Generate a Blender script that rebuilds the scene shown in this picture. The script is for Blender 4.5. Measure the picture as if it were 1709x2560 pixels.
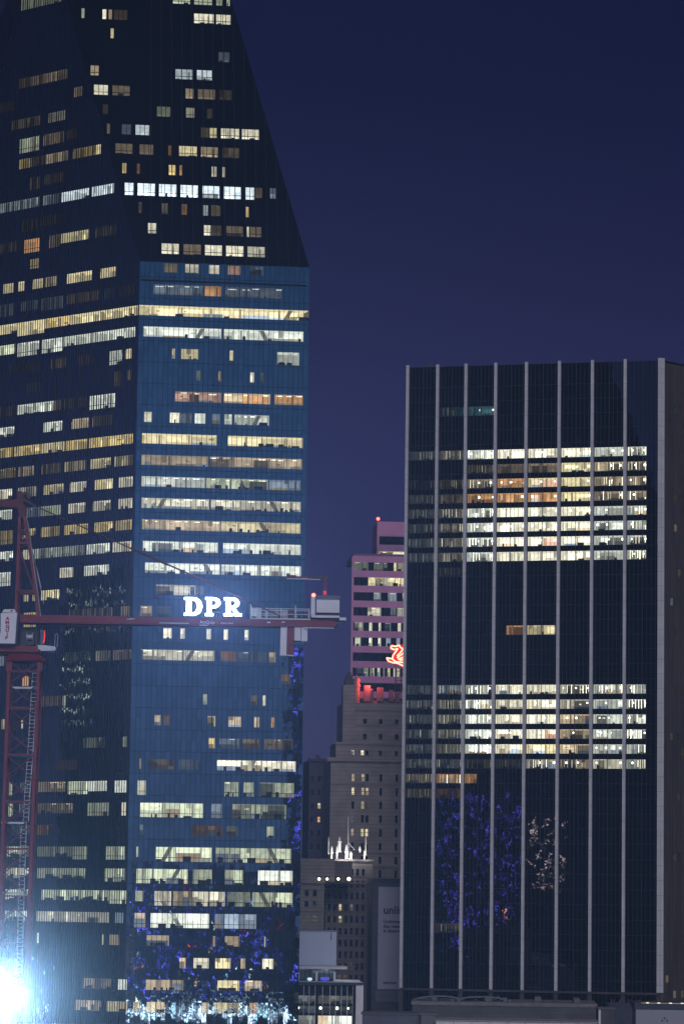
import bpy, math, random
from mathutils import Vector, Matrix
from math import sin, cos, tan, radians as R, pi

random.seed(7)
for o in list(bpy.data.objects): bpy.data.objects.remove(o)
SC = bpy.context.scene
COL = SC.collection

# ------------------------------------------------------------------ camera
PW, PH, PF = 1709.0, 2560.0, 8300.0          # photo size and focal length in its pixels
CZ = 40.0
PITCH, ROLL = math.atan(970 / 8300), 0.0135
fwd = Vector((0, cos(PITCH), sin(PITCH)))
up0 = Vector((0, -sin(PITCH), cos(PITCH))); rt0 = Vector((1, 0, 0))
cup = up0 * cos(ROLL) - rt0 * sin(ROLL)
crt = rt0 * cos(ROLL) + up0 * sin(ROLL)
CAM = Vector((0, 0, CZ))
cd = bpy.data.cameras.new('camera')
cam = bpy.data.objects.new('camera', cd); COL.objects.link(cam)
cam.matrix_world = Matrix(((crt.x, cup.x, -fwd.x, CAM.x), (crt.y, cup.y, -fwd.y, CAM.y), (crt.z, cup.z, -fwd.z, CAM.z), (0, 0, 0, 1)))
cd.sensor_fit = 'VERTICAL'; cd.sensor_height = 36; cd.lens = 36 * PF / PH
cd.clip_start = 1; cd.clip_end = 30000
SC.camera = cam

# ------------------------------------------------------------------ view
SC.view_settings.view_transform = 'Standard'; SC.view_settings.look = 'None'
SC.view_settings.exposure = 0; SC.view_settings.gamma = 1
SC.cycles.max_bounces = 6; SC.cycles.diffuse_bounces = 2; SC.cycles.glossy_bounces = 3
SC.cycles.transparent_max_bounces = 12; SC.cycles.volume_bounces = 0
SC.cycles.sample_clamp_indirect = 4.0; SC.cycles.caustics_reflective = False

# ------------------------------------------------------------------ sky after sunset
w = bpy.data.worlds.new('World'); SC.world = w; w.use_nodes = True
nt = w.node_tree; nt.nodes.clear()
N = nt.nodes.new; L = nt.links.new
out = N('ShaderNodeOutputWorld'); bg = N('ShaderNodeBackground'); L(bg.outputs[0], out.inputs[0])
tc = N('ShaderNodeTexCoord'); sx = N('ShaderNodeSeparateXYZ'); L(tc.outputs['Generated'], sx.inputs[0])
def math_node(tree, op, a, b=None, clamp=False):
    m = tree.nodes.new('ShaderNodeMath'); m.operation = op; m.use_clamp = clamp
    for i, v in enumerate((a, b)):
        if v is None: continue
        if isinstance(v, (int, float)): m.inputs[i].default_value = v
        else: tree.links.new(v, m.inputs[i])
    return m.outputs[0]
elev = math_node(nt, 'MULTIPLY', math_node(nt, 'ADD', sx.outputs['Z'], 0.05), 1 / 0.65, True)
ramp = N('ShaderNodeValToRGB'); L(elev, ramp.inputs[0])
cr = ramp.color_ramp; cr.interpolation = 'EASE'
cr.elements[0].position = 0.06; cr.elements[0].color = (0.037, 0.036, 0.096, 1)
cr.elements[1].position = 1.0; cr.elements[1].color = (0.0015, 0.002, 0.008, 1)
e = cr.elements.new(0.24); e.color = (0.0185, 0.0185, 0.076, 1)
e = cr.elements.new(0.47); e.color = (0.0044, 0.0058, 0.033, 1)
# afterglow of the set sun, behind the camera
GA = R(166)
gx, gy = sin(GA), cos(GA)
hl = math_node(nt, 'SQRT', math_node(nt, 'ADD', math_node(nt, 'POWER', sx.outputs['X'], 2.0), math_node(nt, 'POWER', sx.outputs['Y'], 2.0)))
dp = math_node(nt, 'ADD', math_node(nt, 'MULTIPLY', sx.outputs['X'], gx), math_node(nt, 'MULTIPLY', sx.outputs['Y'], gy))
dpn = math_node(nt, 'DIVIDE', dp, math_node(nt, 'MAXIMUM', hl, 0.001))
azf = math_node(nt, 'POWER', math_node(nt, 'MULTIPLY', math_node(nt, 'ADD', dpn, 0.15), 1 / 1.15, True), 3.0)
zc_ = math_node(nt, 'MULTIPLY', math_node(nt, 'SUBTRACT', sx.outputs['Z'], 0.11), 1 / 0.17)
elf = math_node(nt, 'POWER', 2.718, math_node(nt, 'MULTIPLY', math_node(nt, 'MULTIPLY', zc_, zc_), -1.0))
glow = math_node(nt, 'MULTIPLY', azf, elf)
gcol = N('ShaderNodeMix'); gcol.data_type = 'RGBA'; gcol.blend_type = 'MIX'
gcol.inputs['A'].default_value = (0, 0, 0, 1); gcol.inputs['B'].default_value = (0.029, 0.110, 0.218, 1)
L(glow, gcol.inputs['Factor'])
addc = N('ShaderNodeMix'); addc.data_type = 'RGBA'; addc.blend_type = 'ADD'; addc.inputs['Factor'].default_value = 1
L(ramp.outputs[0], addc.inputs['A']); L(gcol.outputs['Result'], addc.inputs['B'])
L(addc.outputs['Result'], bg.inputs[0]); bg.inputs[1].default_value = 1.0

# faint last light from the western sky, behind the camera
sd = bpy.data.lights.new('dusk_sun', 'SUN'); sd.energy = 1.15; sd.angle = R(22); sd.color = (0.95, 0.90, 1.0)
so = bpy.data.objects.new('dusk_sun', sd); COL.objects.link(so)
az, el = R(178), R(24)
sdir = Vector((sin(az) * cos(el), cos(az) * cos(el), sin(el)))
so.rotation_euler = sdir.to_track_quat('Z', 'Y').to_euler()

# ------------------------------------------------------------------ pixel -> place
def ray(px, py):
    return fwd * PF + crt * (px - PW / 2) + cup * (PH / 2 - py)
def at(px, py, Y):
    d = ray(px, py); return CAM + d * (Y / d.y)
def on_plane(px, py, P, n):
    d = ray(px, py); return CAM + d * ((P - CAM).dot(n) / d.dot(n))
D = 1.09                                       # display pixel -> photo pixel

# ------------------------------------------------------------------ materials
MATS = {}
def new_mat(name):
    m = bpy.data.materials.new(name); m.use_nodes = True; m.node_tree.nodes.clear(); return m
def paint(name, col, rough=0.7, var=0.15, scale=0.6, metal=0.0, streak=False, spec=0.3):
    if name in MATS: return MATS[name]
    m = new_mat(name); t = m.node_tree
    o = t.nodes.new('ShaderNodeOutputMaterial'); b = t.nodes.new('ShaderNodeBsdfPrincipled')
    t.links.new(b.outputs[0], o.inputs[0])
    tcn = t.nodes.new('ShaderNodeTexCoord'); mp = t.nodes.new('ShaderNodeMapping')
    mp.inputs['Scale'].default_value = (scale, scale, scale * (0.12 if streak else 1))
    nz = t.nodes.new('ShaderNodeTexNoise'); nz.inputs['Scale'].default_value = 1; nz.inputs['Detail'].default_value = 5
    t.links.new(tcn.outputs['Object'], mp.inputs[0]); t.links.new(mp.outputs[0], nz.inputs[0])
    r = t.nodes.new('ShaderNodeValToRGB'); t.links.new(nz.outputs[0], r.inputs[0])
    r.color_ramp.elements[0].position = 0.3; r.color_ramp.elements[1].position = 0.7
    r.color_ramp.elements[0].color = tuple(c * (1 - var) for c in col) + (1,)
    r.color_ramp.elements[1].color = tuple(min(1, c * (1 + var)) for c in col) + (1,)
    t.links.new(r.outputs[0], b.inputs['Base Color'])
    b.inputs['Roughness'].default_value = rough; b.inputs['Metallic'].default_value = metal
    b.inputs['Specular IOR Level'].default_value = spec
    MATS[name] = m; return m
def stone(name, col, course=1.6, var=0.12, wide=2.4):
    """pale stone or precast cladding with joints"""
    if name in MATS: return MATS[name]
    m = paint(name, col, 0.85, var, 0.25)
    t = m.node_tree; b = next(n for n in t.nodes if n.type == 'BSDF_PRINCIPLED')
    tcn = next(n for n in t.nodes if n.type == 'TEX_COORD'); ramp_ = next(n for n in t.nodes if n.type == 'VALTORGB')
    s = t.nodes.new('ShaderNodeSeparateXYZ'); t.links.new(tcn.outputs['Object'], s.inputs[0])
    fz = math_node(t, 'FRACT', math_node(t, 'DIVIDE', s.outputs['Z'], course))
    jz = math_node(t, 'LESS_THAN', fz, 0.09 / course)
    mx = t.nodes.new('ShaderNodeMix'); mx.data_type = 'RGBA'
    t.links.new(jz, mx.inputs['Factor']); t.links.new(ramp_.outputs[0], mx.inputs['A'])
    mx.inputs['B'].default_value = tuple(c * 0.55 for c in col) + (1,)
    t.links.new(mx.outputs['Result'], b.inputs['Base Color'])
    return m
def mirror_glass(name, refl, base, wave=0.006, pane=(0.92, 3.9), rough=0.015, U=(1, 0, 0), tilt=0.004):
    """dark coated curtain wall glass; every pane is a little bowed and sits a hair out of true, so reflections break up"""
    if name in MATS: return MATS[name]
    m = new_mat(name); t = m.node_tree; nn = t.nodes.new; lk = t.links.new
    o = nn('ShaderNodeOutputMaterial'); mix = nn('ShaderNodeAddShader')
    g = nn('ShaderNodeBsdfGlossy'); d = nn('ShaderNodeBsdfDiffuse')
    g.inputs['Roughness'].default_value = rough; d.inputs['Color'].default_value = base + (1,)
    lk(g.outputs[0], mix.inputs[0]); lk(d.outputs[0], mix.inputs[1]); lk(mix.outputs[0], o.inputs[0])
    tcn = nn('ShaderNodeTexCoord')
    dot = nn('ShaderNodeVectorMath'); dot.operation = 'DOT_PRODUCT'; dot.inputs[1].default_value = U
    lk(tcn.outputs['Object'], dot.inputs[0]); sp = nn('ShaderNodeSeparateXYZ'); lk(tcn.outputs['Object'], sp.inputs[0])
    cu = math_node(t, 'FLOOR', math_node(t, 'DIVIDE', dot.outputs['Value'], pane[0])); cv = math_node(t, 'FLOOR', math_node(t, 'DIVIDE', sp.outputs['Z'], pane[1] / 2))
    cx = nn('ShaderNodeCombineXYZ'); lk(cu, cx.inputs[0]); lk(cv, cx.inputs[1])
    wn = nn('ShaderNodeTexWhiteNoise'); wn.noise_dimensions = '3D'; lk(cx.outputs[0], wn.inputs['Vector'])
    # coating differs slightly from pane to pane
    hv = nn('ShaderNodeMix'); hv.data_type = 'RGBA'; lk(wn.outputs['Value'], hv.inputs['Factor'])
    hv.inputs['A'].default_value = tuple(c * .86 for c in refl) + (1,); hv.inputs['B'].default_value = tuple(c * 1.14 for c in refl) + (1,)
    lk(hv.outputs['Result'], g.inputs['Color'])
    nz = nn('ShaderNodeTexNoise'); nz.inputs['Scale'].default_value = 1.7; nz.inputs['Detail'].default_value = 1.0
    lk(tcn.outputs['Object'], nz.inputs[0])
    def centred(sock, k):
        a = nn('ShaderNodeVectorMath'); a.operation = 'SUBTRACT'; a.inputs[1].default_value = (.5, .5, .5); lk(sock, a.inputs[0])
        b = nn('ShaderNodeVectorMath'); b.operation = 'SCALE'; b.inputs['Scale'].default_value = k; lk(a.outputs[0], b.inputs[0]); return b.outputs[0]
    a1_ = nn('ShaderNodeVectorMath'); lk(centred(nz.outputs['Color'], wave), a1_.inputs[0]); lk(centred(wn.outputs['Color'], tilt), a1_.inputs[1])
    ge = nn('ShaderNodeNewGeometry'); ad = nn('ShaderNodeVectorMath'); no = nn('ShaderNodeVectorMath'); no.operation = 'NORMALIZE'
    lk(ge.outputs['Normal'], ad.inputs[0]); lk(a1_.outputs[0], ad.inputs[1]); lk(ad.outputs[0], no.inputs[0]); lk(no.outputs[0], g.inputs['Normal'])
    MATS[name] = m; return m
def clear_glass(name, tint=(0.86, 0.9, 0.9), refl=0.05):
    if name in MATS: return MATS[name]
    m = new_mat(name); t = m.node_tree
    o = t.nodes.new('ShaderNodeOutputMaterial'); mix = t.nodes.new('ShaderNodeMixShader')
    a = t.nodes.new('ShaderNodeBsdfTransparent'); g = t.nodes.new('ShaderNodeBsdfGlossy')
    a.inputs[0].default_value = tint + (1,); g.inputs['Roughness'].default_value = 0.02
    mix.inputs[0].default_value = refl
    t.links.new(a.outputs[0], mix.inputs[1]); t.links.new(g.outputs[0], mix.inputs[2]); t.links.new(mix.outputs[0], o.inputs[0])
    MATS[name] = m; return m
TINT = dict(yellow=(1, .74, .30), cream=(1, .91, .68), white=(.96, .98, .84), cool=(.84, .95, 1), green=(.90, .95, .66),
            tan=(1, .76, .48), orange=(1, .50, .20), pink=(1, .58, .40), grey=(.62, .72, .88), red=(1, .06, .05),
            blue=(.14, .13, 1), ice=(.62, .82, 1), teal=(.3, .75, .85), neon=(1, .085, .05), gold=(1, .83, .47))
def lit(tint, s, sample=False):
    """light given off by a lamp or a lit room, strength in a few steps"""
    s = round(math.log(max(s, 0.004)) / math.log(1.28)); name = 'lit_%s_%d%s' % (tint, s, '_lamp' if sample else '')
    if name in MATS: return MATS[name]
    m = new_mat(name); t = m.node_tree
    o = t.nodes.new('ShaderNodeOutputMaterial'); e_ = t.nodes.new('ShaderNodeEmission')
    e_.inputs[0].default_value = TINT[tint] + (1,); e_.inputs[1].default_value = 1.28 ** s
    t.links.new(e_.outputs[0], o.inputs[0])
    if not sample and 1.28 ** s < 1.6 and tint not in ('blue', 'red', 'neon'):      # rooms are never evenly lit
        tcn = t.nodes.new('ShaderNodeTexCoord'); mp = t.nodes.new('ShaderNodeMapping'); mp.inputs['Scale'].default_value = (.8, .8, .9)
        nz = t.nodes.new('ShaderNodeTexNoise'); nz.inputs['Scale'].default_value = 1.3; nz.inputs['Detail'].default_value = 3
        mr = t.nodes.new('ShaderNodeMapRange'); mr.inputs['From Min'].default_value = .32; mr.inputs['From Max'].default_value = .68
        mr.inputs['To Min'].default_value = .78 * 1.28 ** s; mr.inputs['To Max'].default_value = 1.18 * 1.28 ** s
        t.links.new(tcn.outputs['Object'], mp.inputs[0]); t.links.new(mp.outputs[0], nz.inputs[0]); t.links.new(nz.outputs[0], mr.inputs['Value']); t.links.new(mr.outputs[0], e_.inputs[1])
    if not sample: m.cycles.emission_sampling = 'NONE'
    MATS[name] = m; return m
DARK = paint('dark_interior', (0.012, 0.012, 0.014), 0.8, 0.1)
FURN = paint('furniture', (0.03, 0.03, 0.03), 0.8, 0.2)
GLASS = clear_glass('window_glass')
FRAME = paint('mullion_metal', (0.006, 0.007, 0.010), 0.6, 0.1, spec=0.15)

# ------------------------------------------------------------------ meshes
class MB:
    def __init__(s): s.v, s.f, s.m, s.mats = [], [], [], []
    def mi(s, m):
        if m not in s.mats: s.mats.append(m)
        return s.mats.index(m)
    def poly(s, pts, m):
        k = len(s.v); s.v += [Vector(p) for p in pts]; s.f.append(tuple(range(k, k + len(pts)))); s.m.append(s.mi(m))
    def hexa(s, c, m):                        # c: 8 corners, bottom four then top four
        k = len(s.v); s.v += [Vector(p) for p in c]; i = s.mi(m)
        for q in ((3, 2, 1, 0), (4, 5, 6, 7), (0, 1, 5, 4), (1, 2, 6, 5), (2, 3, 7, 6), (3, 0, 4, 7)):
            s.f.append(tuple(k + a for a in q)); s.m.append(i)
    def box(s, a, b, m):
        (x0, y0, z0), (x1, y1, z1) = a, b
        s.hexa([(x0, y0, z0), (x1, y0, z0), (x1, y1, z0), (x0, y1, z0), (x0, y0, z1), (x1, y0, z1), (x1, y1, z1), (x0, y1, z1)], m)
    def bar(s, p, q, wd, m, dp=None, n=4, r2=None):
        """straight member from p to q: square (n=4) or round"""
        p, q = Vector(p), Vector(q); d = (q - p).normalized()
        a = d.cross(Vector((0, 1, 0)) if abs(d.y) < 0.9 else Vector((1, 0, 0))).normalized(); b = d.cross(a)
        k = len(s.v); i = s.mi(m); r = wd / 2; rb = (dp or wd) / 2
        for e_, f_ in ((p, 1.0), (q, (r2 / r) if r2 is not None else 1.0)):
            for j in range(n):
                t = 2 * pi * j / n + (pi / 4 if n == 4 else 0); kf = 1.414 if n == 4 else 1
                s.v.append(e_ + a * (cos(t) * r * kf * f_) + b * (sin(t) * rb * kf * f_))
        for j in range(n):
            s.f.append((k + j, k + (j + 1) % n, k + n + (j + 1) % n, k + n + j)); s.m.append(i)
        s.f.append(tuple(k + j for j in reversed(range(n)))); s.m.append(i)
        s.f.append(tuple(k + n + j for j in range(n))); s.m.append(i)
    def path(s, pts, wd, m, n=6):
        for a, b in zip(pts, pts[1:]): s.bar(a, b, wd, m, n=n)
    def ball(s, c, r, m, nu=10, nv=7, sz=1.0):
        c = Vector(c); k = len(s.v); i = s.mi(m)
        for a in range(nv + 1):
            for b in range(nu):
                t, p = pi * a / nv, 2 * pi * b / nu
                s.v.append(c + Vector((r * sin(t) * cos(p), r * sin(t) * sin(p), r * sz * cos(t))))
        for a in range(nv):
            for b in range(nu):
                s.f.append((k + (a + 1) * nu + b, k + (a + 1) * nu + (b + 1) % nu, k + a * nu + (b + 1) % nu, k + a * nu + b)); s.m.append(i)
    def lathe(s, c, prof, m, n=10):
        c = Vector(c); k = len(s.v); i = s.mi(m)
        for r, z in prof:
            for b in range(n): s.v.append(c + Vector((r * cos(2 * pi * b / n), r * sin(2 * pi * b / n), z)))
        for a in range(len(prof) - 1):
            for b in range(n):
                s.f.append((k + a * n + b, k + a * n + (b + 1) % n, k + (a + 1) * n + (b + 1) % n, k + (a + 1) * n + b)); s.m.append(i)
        s.f.append(tuple(k + b for b in reversed(range(n)))); s.m.append(i)
        s.f.append(tuple(k + (len(prof) - 1) * n + b for b in range(n))); s.m.append(i)
    def prism(s, outl, O, U, V, N_, depth, m):
        """outline in (u, v) pushed back by depth along -N"""
        f_ = [O + U * u + V * v for u, v in outl]; b_ = [p - N_ * depth for p in f_]
        s.poly(f_, m); s.poly(list(reversed(b_)), m)
        for j in range(len(f_)):
            j2 = (j + 1) % len(f_); s.poly([f_[j], b_[j], b_[j2], f_[j2]], m)
    def strip(s, outer, inner, O, U, V, N_, depth, m, closed=False):
        n_ = len(outer); rng_ = range(n_ if closed else n_ - 1)
        P = lambda q, w_: O + U * q[0] + V * q[1] - N_ * w_
        for j in rng_:
            k = (j + 1) % n_
            s.poly([P(outer[j], 0), P(outer[k], 0), P(inner[k], 0), P(inner[j], 0)], m)
            s.poly([P(outer[j], depth), P(inner[j], depth), P(inner[k], depth), P(outer[k], depth)], m)
            s.poly([P(outer[j], 0), P(outer[j], depth), P(outer[k], depth), P(outer[k], 0)], m)
            s.poly([P(inner[j], 0), P(inner[k], 0), P(inner[k], depth), P(inner[j], depth)], m)
    def build(s, name, parent=None, origin=None, kind=None, label=None):
        og = parent_world(parent) if parent is not None else Vector(origin or (0, 0, 0))
        me = bpy.data.meshes.new(name)
        me.from_pydata([tuple(v - og) for v in s.v], [], s.f)
        for m in s.mats: me.materials.append(m)
        me.polygons.foreach_set('material_index', s.m); me.update()
        o = bpy.data.objects.new(name, me); COL.objects.link(o)
        if parent is not None: o.parent = parent
        else: o.location = og
        if kind: o['kind'] = kind
        if label: o['label'] = label
        return o
def parent_world(o):
    v = Vector((0, 0, 0))
    while o is not None: v += o.location; o = o.parent
    return v
def thing(name, label, cat, loc=(0, 0, 0), group=None):
    o = bpy.data.objects.new(name, None); COL.objects.link(o); o.location = loc; o.empty_display_size = 1
    tag(o, label, cat, group); return o
def tag(o, label, cat, group=None):
    o['label'] = label; o['category'] = cat
    if group: o['group'] = group
def lettering(body, size, O, U, V, N_, m, parent, name, depth=0.02, stretch=1.0, bold=0.0):
    cu = bpy.data.curves.new(name, 'FONT'); cu.body = body; cu.size = size; cu.extrude = depth / 2; cu.offset = bold; cu.resolution_u = 3
    to = bpy.data.objects.new(name, cu); COL.objects.link(to)
    bpy.context.view_layer.update()
    me = bpy.data.meshes.new_from_object(to.evaluated_get(bpy.context.evaluated_depsgraph_get()))
    bpy.data.objects.remove(to); og = parent_world(parent)
    for v in me.vertices: v.co = O + U * (v.co.x * stretch) + V * v.co.y + N_ * v.co.z - og
    me.materials.clear(); me.materials.append(m)
    o = bpy.data.objects.new(name, me); COL.objects.link(o); o.parent = parent; return o

# ------------------------------------------------------------------ a facade: plane with axes U (along), V (up), N (out)
class Face:
    def __init__(s, O, U, V):
        s.O, s.U, s.V = O, U.normalized(), V.normalized(); s.N = s.U.cross(s.V).normalized()
        if s.N.dot(CAM - O) < 0: s.N = -s.N
        s.lits = []
    def p(s, u, v, w=0.0): return s.O + s.U * u + s.V * v + s.N * w
    def uv(s, px, py):
        q = on_plane(px, py, s.O, s.N) - s.O; return q.dot(s.U), q.dot(s.V)
def vertical_face(P, az_deg):
    a = R(az_deg); return Face(Vector((P.x, P.y, 0)), Vector((sin(a), cos(a), 0)), Vector((0, 0, 1)))

def fbox(mb, F, u0, u1, v0, v1, w0, w1, m):
    c = [F.p(u0, v0, w1), F.p(u1, v0, w1), F.p(u1, v0, w0), F.p(u0, v0, w0), F.p(u0, v1, w1), F.p(u1, v1, w1), F.p(u1, v1, w0), F.p(u0, v1, w0)]
    mb.hexa(c, m)

def room(F, u0, u1, vb, vt, tint, lev, style, rg, pane=0.9, depth=3.2, eps=0.0):
    """one lit stretch of windows: a real recess with walls, ceiling lights, blinds, furniture, and its glass"""
    mb = MB(); H = vt - vb; wd = u1 - u0
    if lev > .22: lev *= 1.3
    # back wall in bays
    u = u0
    while u < u1 - 0.01:
        n_ = rg.choice((2, 3, 4, 5)) * pane; e_ = min(u + n_, u1)
        if u1 - e_ < pane * 0.8: e_ = u1
        l_ = lev * rg.choice((0.62, 0.8, 0.95, 1.0, 1.0, 1.15, 1.25) if 'v' not in style else (0.15, 0.35, 0.6, 0.9, 1.1, 1.35))
        tt = tint
        if 'm' in style and rg.random() < .35: tt = rg.choice(('orange', 'pink', 'tan', 'gold'))
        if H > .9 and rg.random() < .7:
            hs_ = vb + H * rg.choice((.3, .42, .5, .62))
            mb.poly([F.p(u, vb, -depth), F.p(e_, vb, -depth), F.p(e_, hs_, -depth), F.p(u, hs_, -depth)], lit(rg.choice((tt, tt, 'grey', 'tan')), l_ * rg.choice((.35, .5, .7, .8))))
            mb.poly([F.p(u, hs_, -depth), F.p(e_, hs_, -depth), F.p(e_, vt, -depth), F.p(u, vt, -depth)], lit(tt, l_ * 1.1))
        else: mb.poly([F.p(u, vb, -depth), F.p(e_, vb, -depth), F.p(e_, vt, -depth), F.p(u, vt, -depth)], lit(tt, l_))
        if e_ < u1 and rg.random() < .55:    # partition
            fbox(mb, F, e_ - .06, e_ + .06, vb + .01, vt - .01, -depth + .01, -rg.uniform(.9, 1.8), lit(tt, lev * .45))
        u = e_
    c_, f_, s_ = lit(tint, lev * .85), lit(tint, lev * .3), lit(tint, lev * .6)  # these surfaces emit at graded levels in place of lamp light
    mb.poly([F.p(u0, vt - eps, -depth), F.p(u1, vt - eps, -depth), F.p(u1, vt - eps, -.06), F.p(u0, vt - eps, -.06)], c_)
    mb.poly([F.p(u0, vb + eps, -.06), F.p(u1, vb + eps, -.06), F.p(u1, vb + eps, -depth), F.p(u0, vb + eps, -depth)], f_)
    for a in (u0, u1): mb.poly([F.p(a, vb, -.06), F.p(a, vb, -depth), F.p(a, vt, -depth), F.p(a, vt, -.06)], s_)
    # ceiling lights
    if 'l' in style:
        u = u0 + rg.uniform(.2, 1.2)
        while u < u1 - 1.0:
            le = rg.uniform(.7, 1.5)
            if rg.random() < .75:
                w_ = -rg.uniform(.7, 1.9)
                fbox(mb, F, u, min(u + le, u1 - .1), vt - .16, vt - .06, w_ - .35, w_, lit('cool' if tint in ('white', 'grey', 'cool') else 'cream', max(.9, min(lev * 3, 3.0))))
            u += rg.choice((1.8, 2.6, 3.5))
    if 's' in style:                           # bright ceiling spots
        u = u0 + rg.uniform(.3, .9)
        while u < u1 - .5:
            if rg.random() < .8:
                mb.ball(F.p(u, vt - H * .34, -1.0), rg.uniform(.22, .34), lit('white', 3.2), 7, 5)
            u += rg.choice((2.3, 2.9, 3.4))
    # pendant or shelf clutter high up
    for k in range(int(wd / 2.2)):
        if rg.random() < .3:
            a = rg.uniform(u0, u1 - .3); b = a + rg.uniform(.2, .9)
            z = vb + H * rg.uniform(.45, .8)
            fbox(mb, F, a, min(b, u1 - .05), z, z + rg.uniform(.08, .3), -depth + .05, -depth + .4, lit(tint, lev * rg.choice((.3, .5, .5, 1.5))))
    # blinds
    pb = .3 if 'b' in style else .10
    k = 0; u = u0
    while u < u1 - pane * .5:
        b = min(u + pane, u1)
        if rg.random() < pb:
            fr = rg.choice((.35, .5, .7, 1, 1))
            mb.poly([F.p(u + .04, vt - H * fr, -.16), F.p(b - .04, vt - H * fr, -.16), F.p(b - .04, vt, -.16), F.p(u + .04, vt, -.16)], lit(tint, lev * rg.choice((.35, .5, .7, .85))))
        elif 'g' in style:                     # vertical blinds drawn: thin bright gaps
            fbox(mb, F, u + .02, b - .10, vb, vt, -.22, -.16, lit(tint, lev * rg.choice((.1, .18, .3, .55))))
        u = b
    if 'k' in style:  # upright emissive strips imitate glints on blind edges
        u = u0 + .2
        while u < u1 - .2:
            if rg.random() < .8: fbox(mb, F, u, u + rg.choice((.06, .06, .10, .16)), vb + H * rg.uniform(0, .25), vt - H * rg.uniform(0, .1), -.3, -.22, lit('cream', lev * rg.choice((2, 4, 6, 9))))
            u += rg.choice((.55, .75, .75, 1.1))
    # furniture in silhouette
    if H > 1.0:
        for k in range(int(wd / (.8 if 'f' in style else 1.6))):
            if rg.random() < (.5 if 'f' in style else .18):
                a = rg.uniform(u0, max(u0, u1 - .8)); b = min(a + rg.choice((.2, .35, .5, .9, 1.4)), u1 - .02)
                if b > a + .1: fbox(mb, F, a, b, vb + .005, vb + H * rg.uniform(.12, .42), -1.3, -.5, FURN)
        u = u0 + rg.uniform(2, 5)
        while u < u1 - .8:                     # columns
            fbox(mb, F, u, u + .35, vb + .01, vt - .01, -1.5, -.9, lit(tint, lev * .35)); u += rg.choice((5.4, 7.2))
    if 'd' in style:                           # diagonal wind brace behind the glass
        a = rg.uniform(u0, max(u0, u1 - 2.5)); sgn = rg.choice((-1, 1)); dx = H * .55
        q = [F.p(a + (0 if sgn > 0 else dx), vb, -.5), F.p(a + .8 + (0 if sgn > 0 else dx), vb, -.5), F.p(a + .8 + (dx if sgn > 0 else 0), vt, -.5), F.p(a + (dx if sgn > 0 else 0), vt, -.5)]
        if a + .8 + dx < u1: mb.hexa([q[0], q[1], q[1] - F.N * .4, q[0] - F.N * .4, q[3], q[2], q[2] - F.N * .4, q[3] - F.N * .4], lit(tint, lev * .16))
    # frame, transom, panes
    if 't' in style: fbox(mb, F, u0, u1, vb + H * .26, vb + H * .26 + .09, -.05, .03, FRAME)
    if 'w' in style:
        n_ = max(2, round(wd / .95))
        for k in range(1, n_): fbox(mb, F, u0 + wd * k / n_ - .05, u0 + wd * k / n_ + .05, vb, vt, -.05, .03, FRAME)
    mb.poly([F.p(u0, vb, -.03), F.p(u1, vb, -.03), F.p(u1, vt, -.03), F.p(u0, vt, -.03)], GLASS)
    return mb

def curtain_wall(F, rows, ul, ur, holes, m, parent, name):
    """rows: list of v levels top to bottom; ul, ur: functions of v; holes: {row: [(u0, u1, height)]}"""
    mb = MB()
    for k in range(len(rows) - 1):
        vt, vb = rows[k], rows[k + 1]
        hs = sorted(holes.get(k, []))
        cur = None
        for u0, u1, h in hs:
            a = (ul(vb), ul(vt)) if cur is None else (cur, cur)
            mb.poly([F.p(a[0], vb), F.p(u0, vb), F.p(u0, vt), F.p(a[1], vt)], m)
            mb.poly([F.p(u0, vb), F.p(u1, vb), F.p(u1, vt - h), F.p(u0, vt - h)], m)
            cur = u1
        a = (ul(vb), ul(vt)) if cur is None else (cur, cur)
        mb.poly([F.p(a[0], vb), F.p(ur(vb), vb), F.p(ur(vt), vt), F.p(a[1], vt)], m)
    return mb.build(name, parent)

def merge_intervals(hs):
    hs = sorted(hs, key=lambda q: q[0]); o_ = []
    for q in hs:
        if o_ and q[0] < o_[-1][1] + .12:
            q = (o_[-1][1] + .12,) + tuple(q[1:])
            if q[1] - q[0] < .35: continue
        o_.append(q)
    return o_

# ================================================================== SETTING
ground = MB(); G_ = paint('asphalt_ground', (0.045, 0.045, 0.05), 0.9, 0.3, 0.02)
ground.poly([(-6000, -3000, 0), (6000, -3000, 0), (6000, 9000, 0), (-6000, 9000, 0)], G_)
go = ground.build('ground', None, (0, 0, 0), 'structure')

# ================================================================== FACETED GLASS TOWER
YF = 600.0
B = at(331, 1600, YF); B = Vector((B.x, B.y, 0))
FR = vertical_face(B, 83)                      # broad face towards the camera
LF = vertical_face(B, -49)                     # long face running back to the left
tower = thing('glass_skyscraper', 'tall faceted blue glass skyscraper with slanted upper facet and many lit office rows', 'skyscraper', (B.x, B.y, 0))
MG = mirror_glass('curtain_wall_glass', (0.25, 0.29, 0.33), (0.002, 0.0025, 0.0035), 0.0045, (.92, 3.9), U=tuple(FR.U), tilt=.0035)
MGL = mirror_glass('side_curtain_glass', (0.25, 0.29, 0.33), (0.002, 0.0025, 0.0035), 0.0045, (.62, 3.9), U=tuple(LF.U), tilt=.0035)
wF = FR.uv(770, 900)[0]
zE = FR.uv(346.5, 653)[1]                      # edge where the broad face meets the slanted facet
z0 = FR.uv(346, 762)[1]                        # floor line k = 0
fh = (z0 - FR.uv(322, 2282)[1]) / 28.0         # k = 28
zk = lambda k: z0 - k * fh
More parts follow.
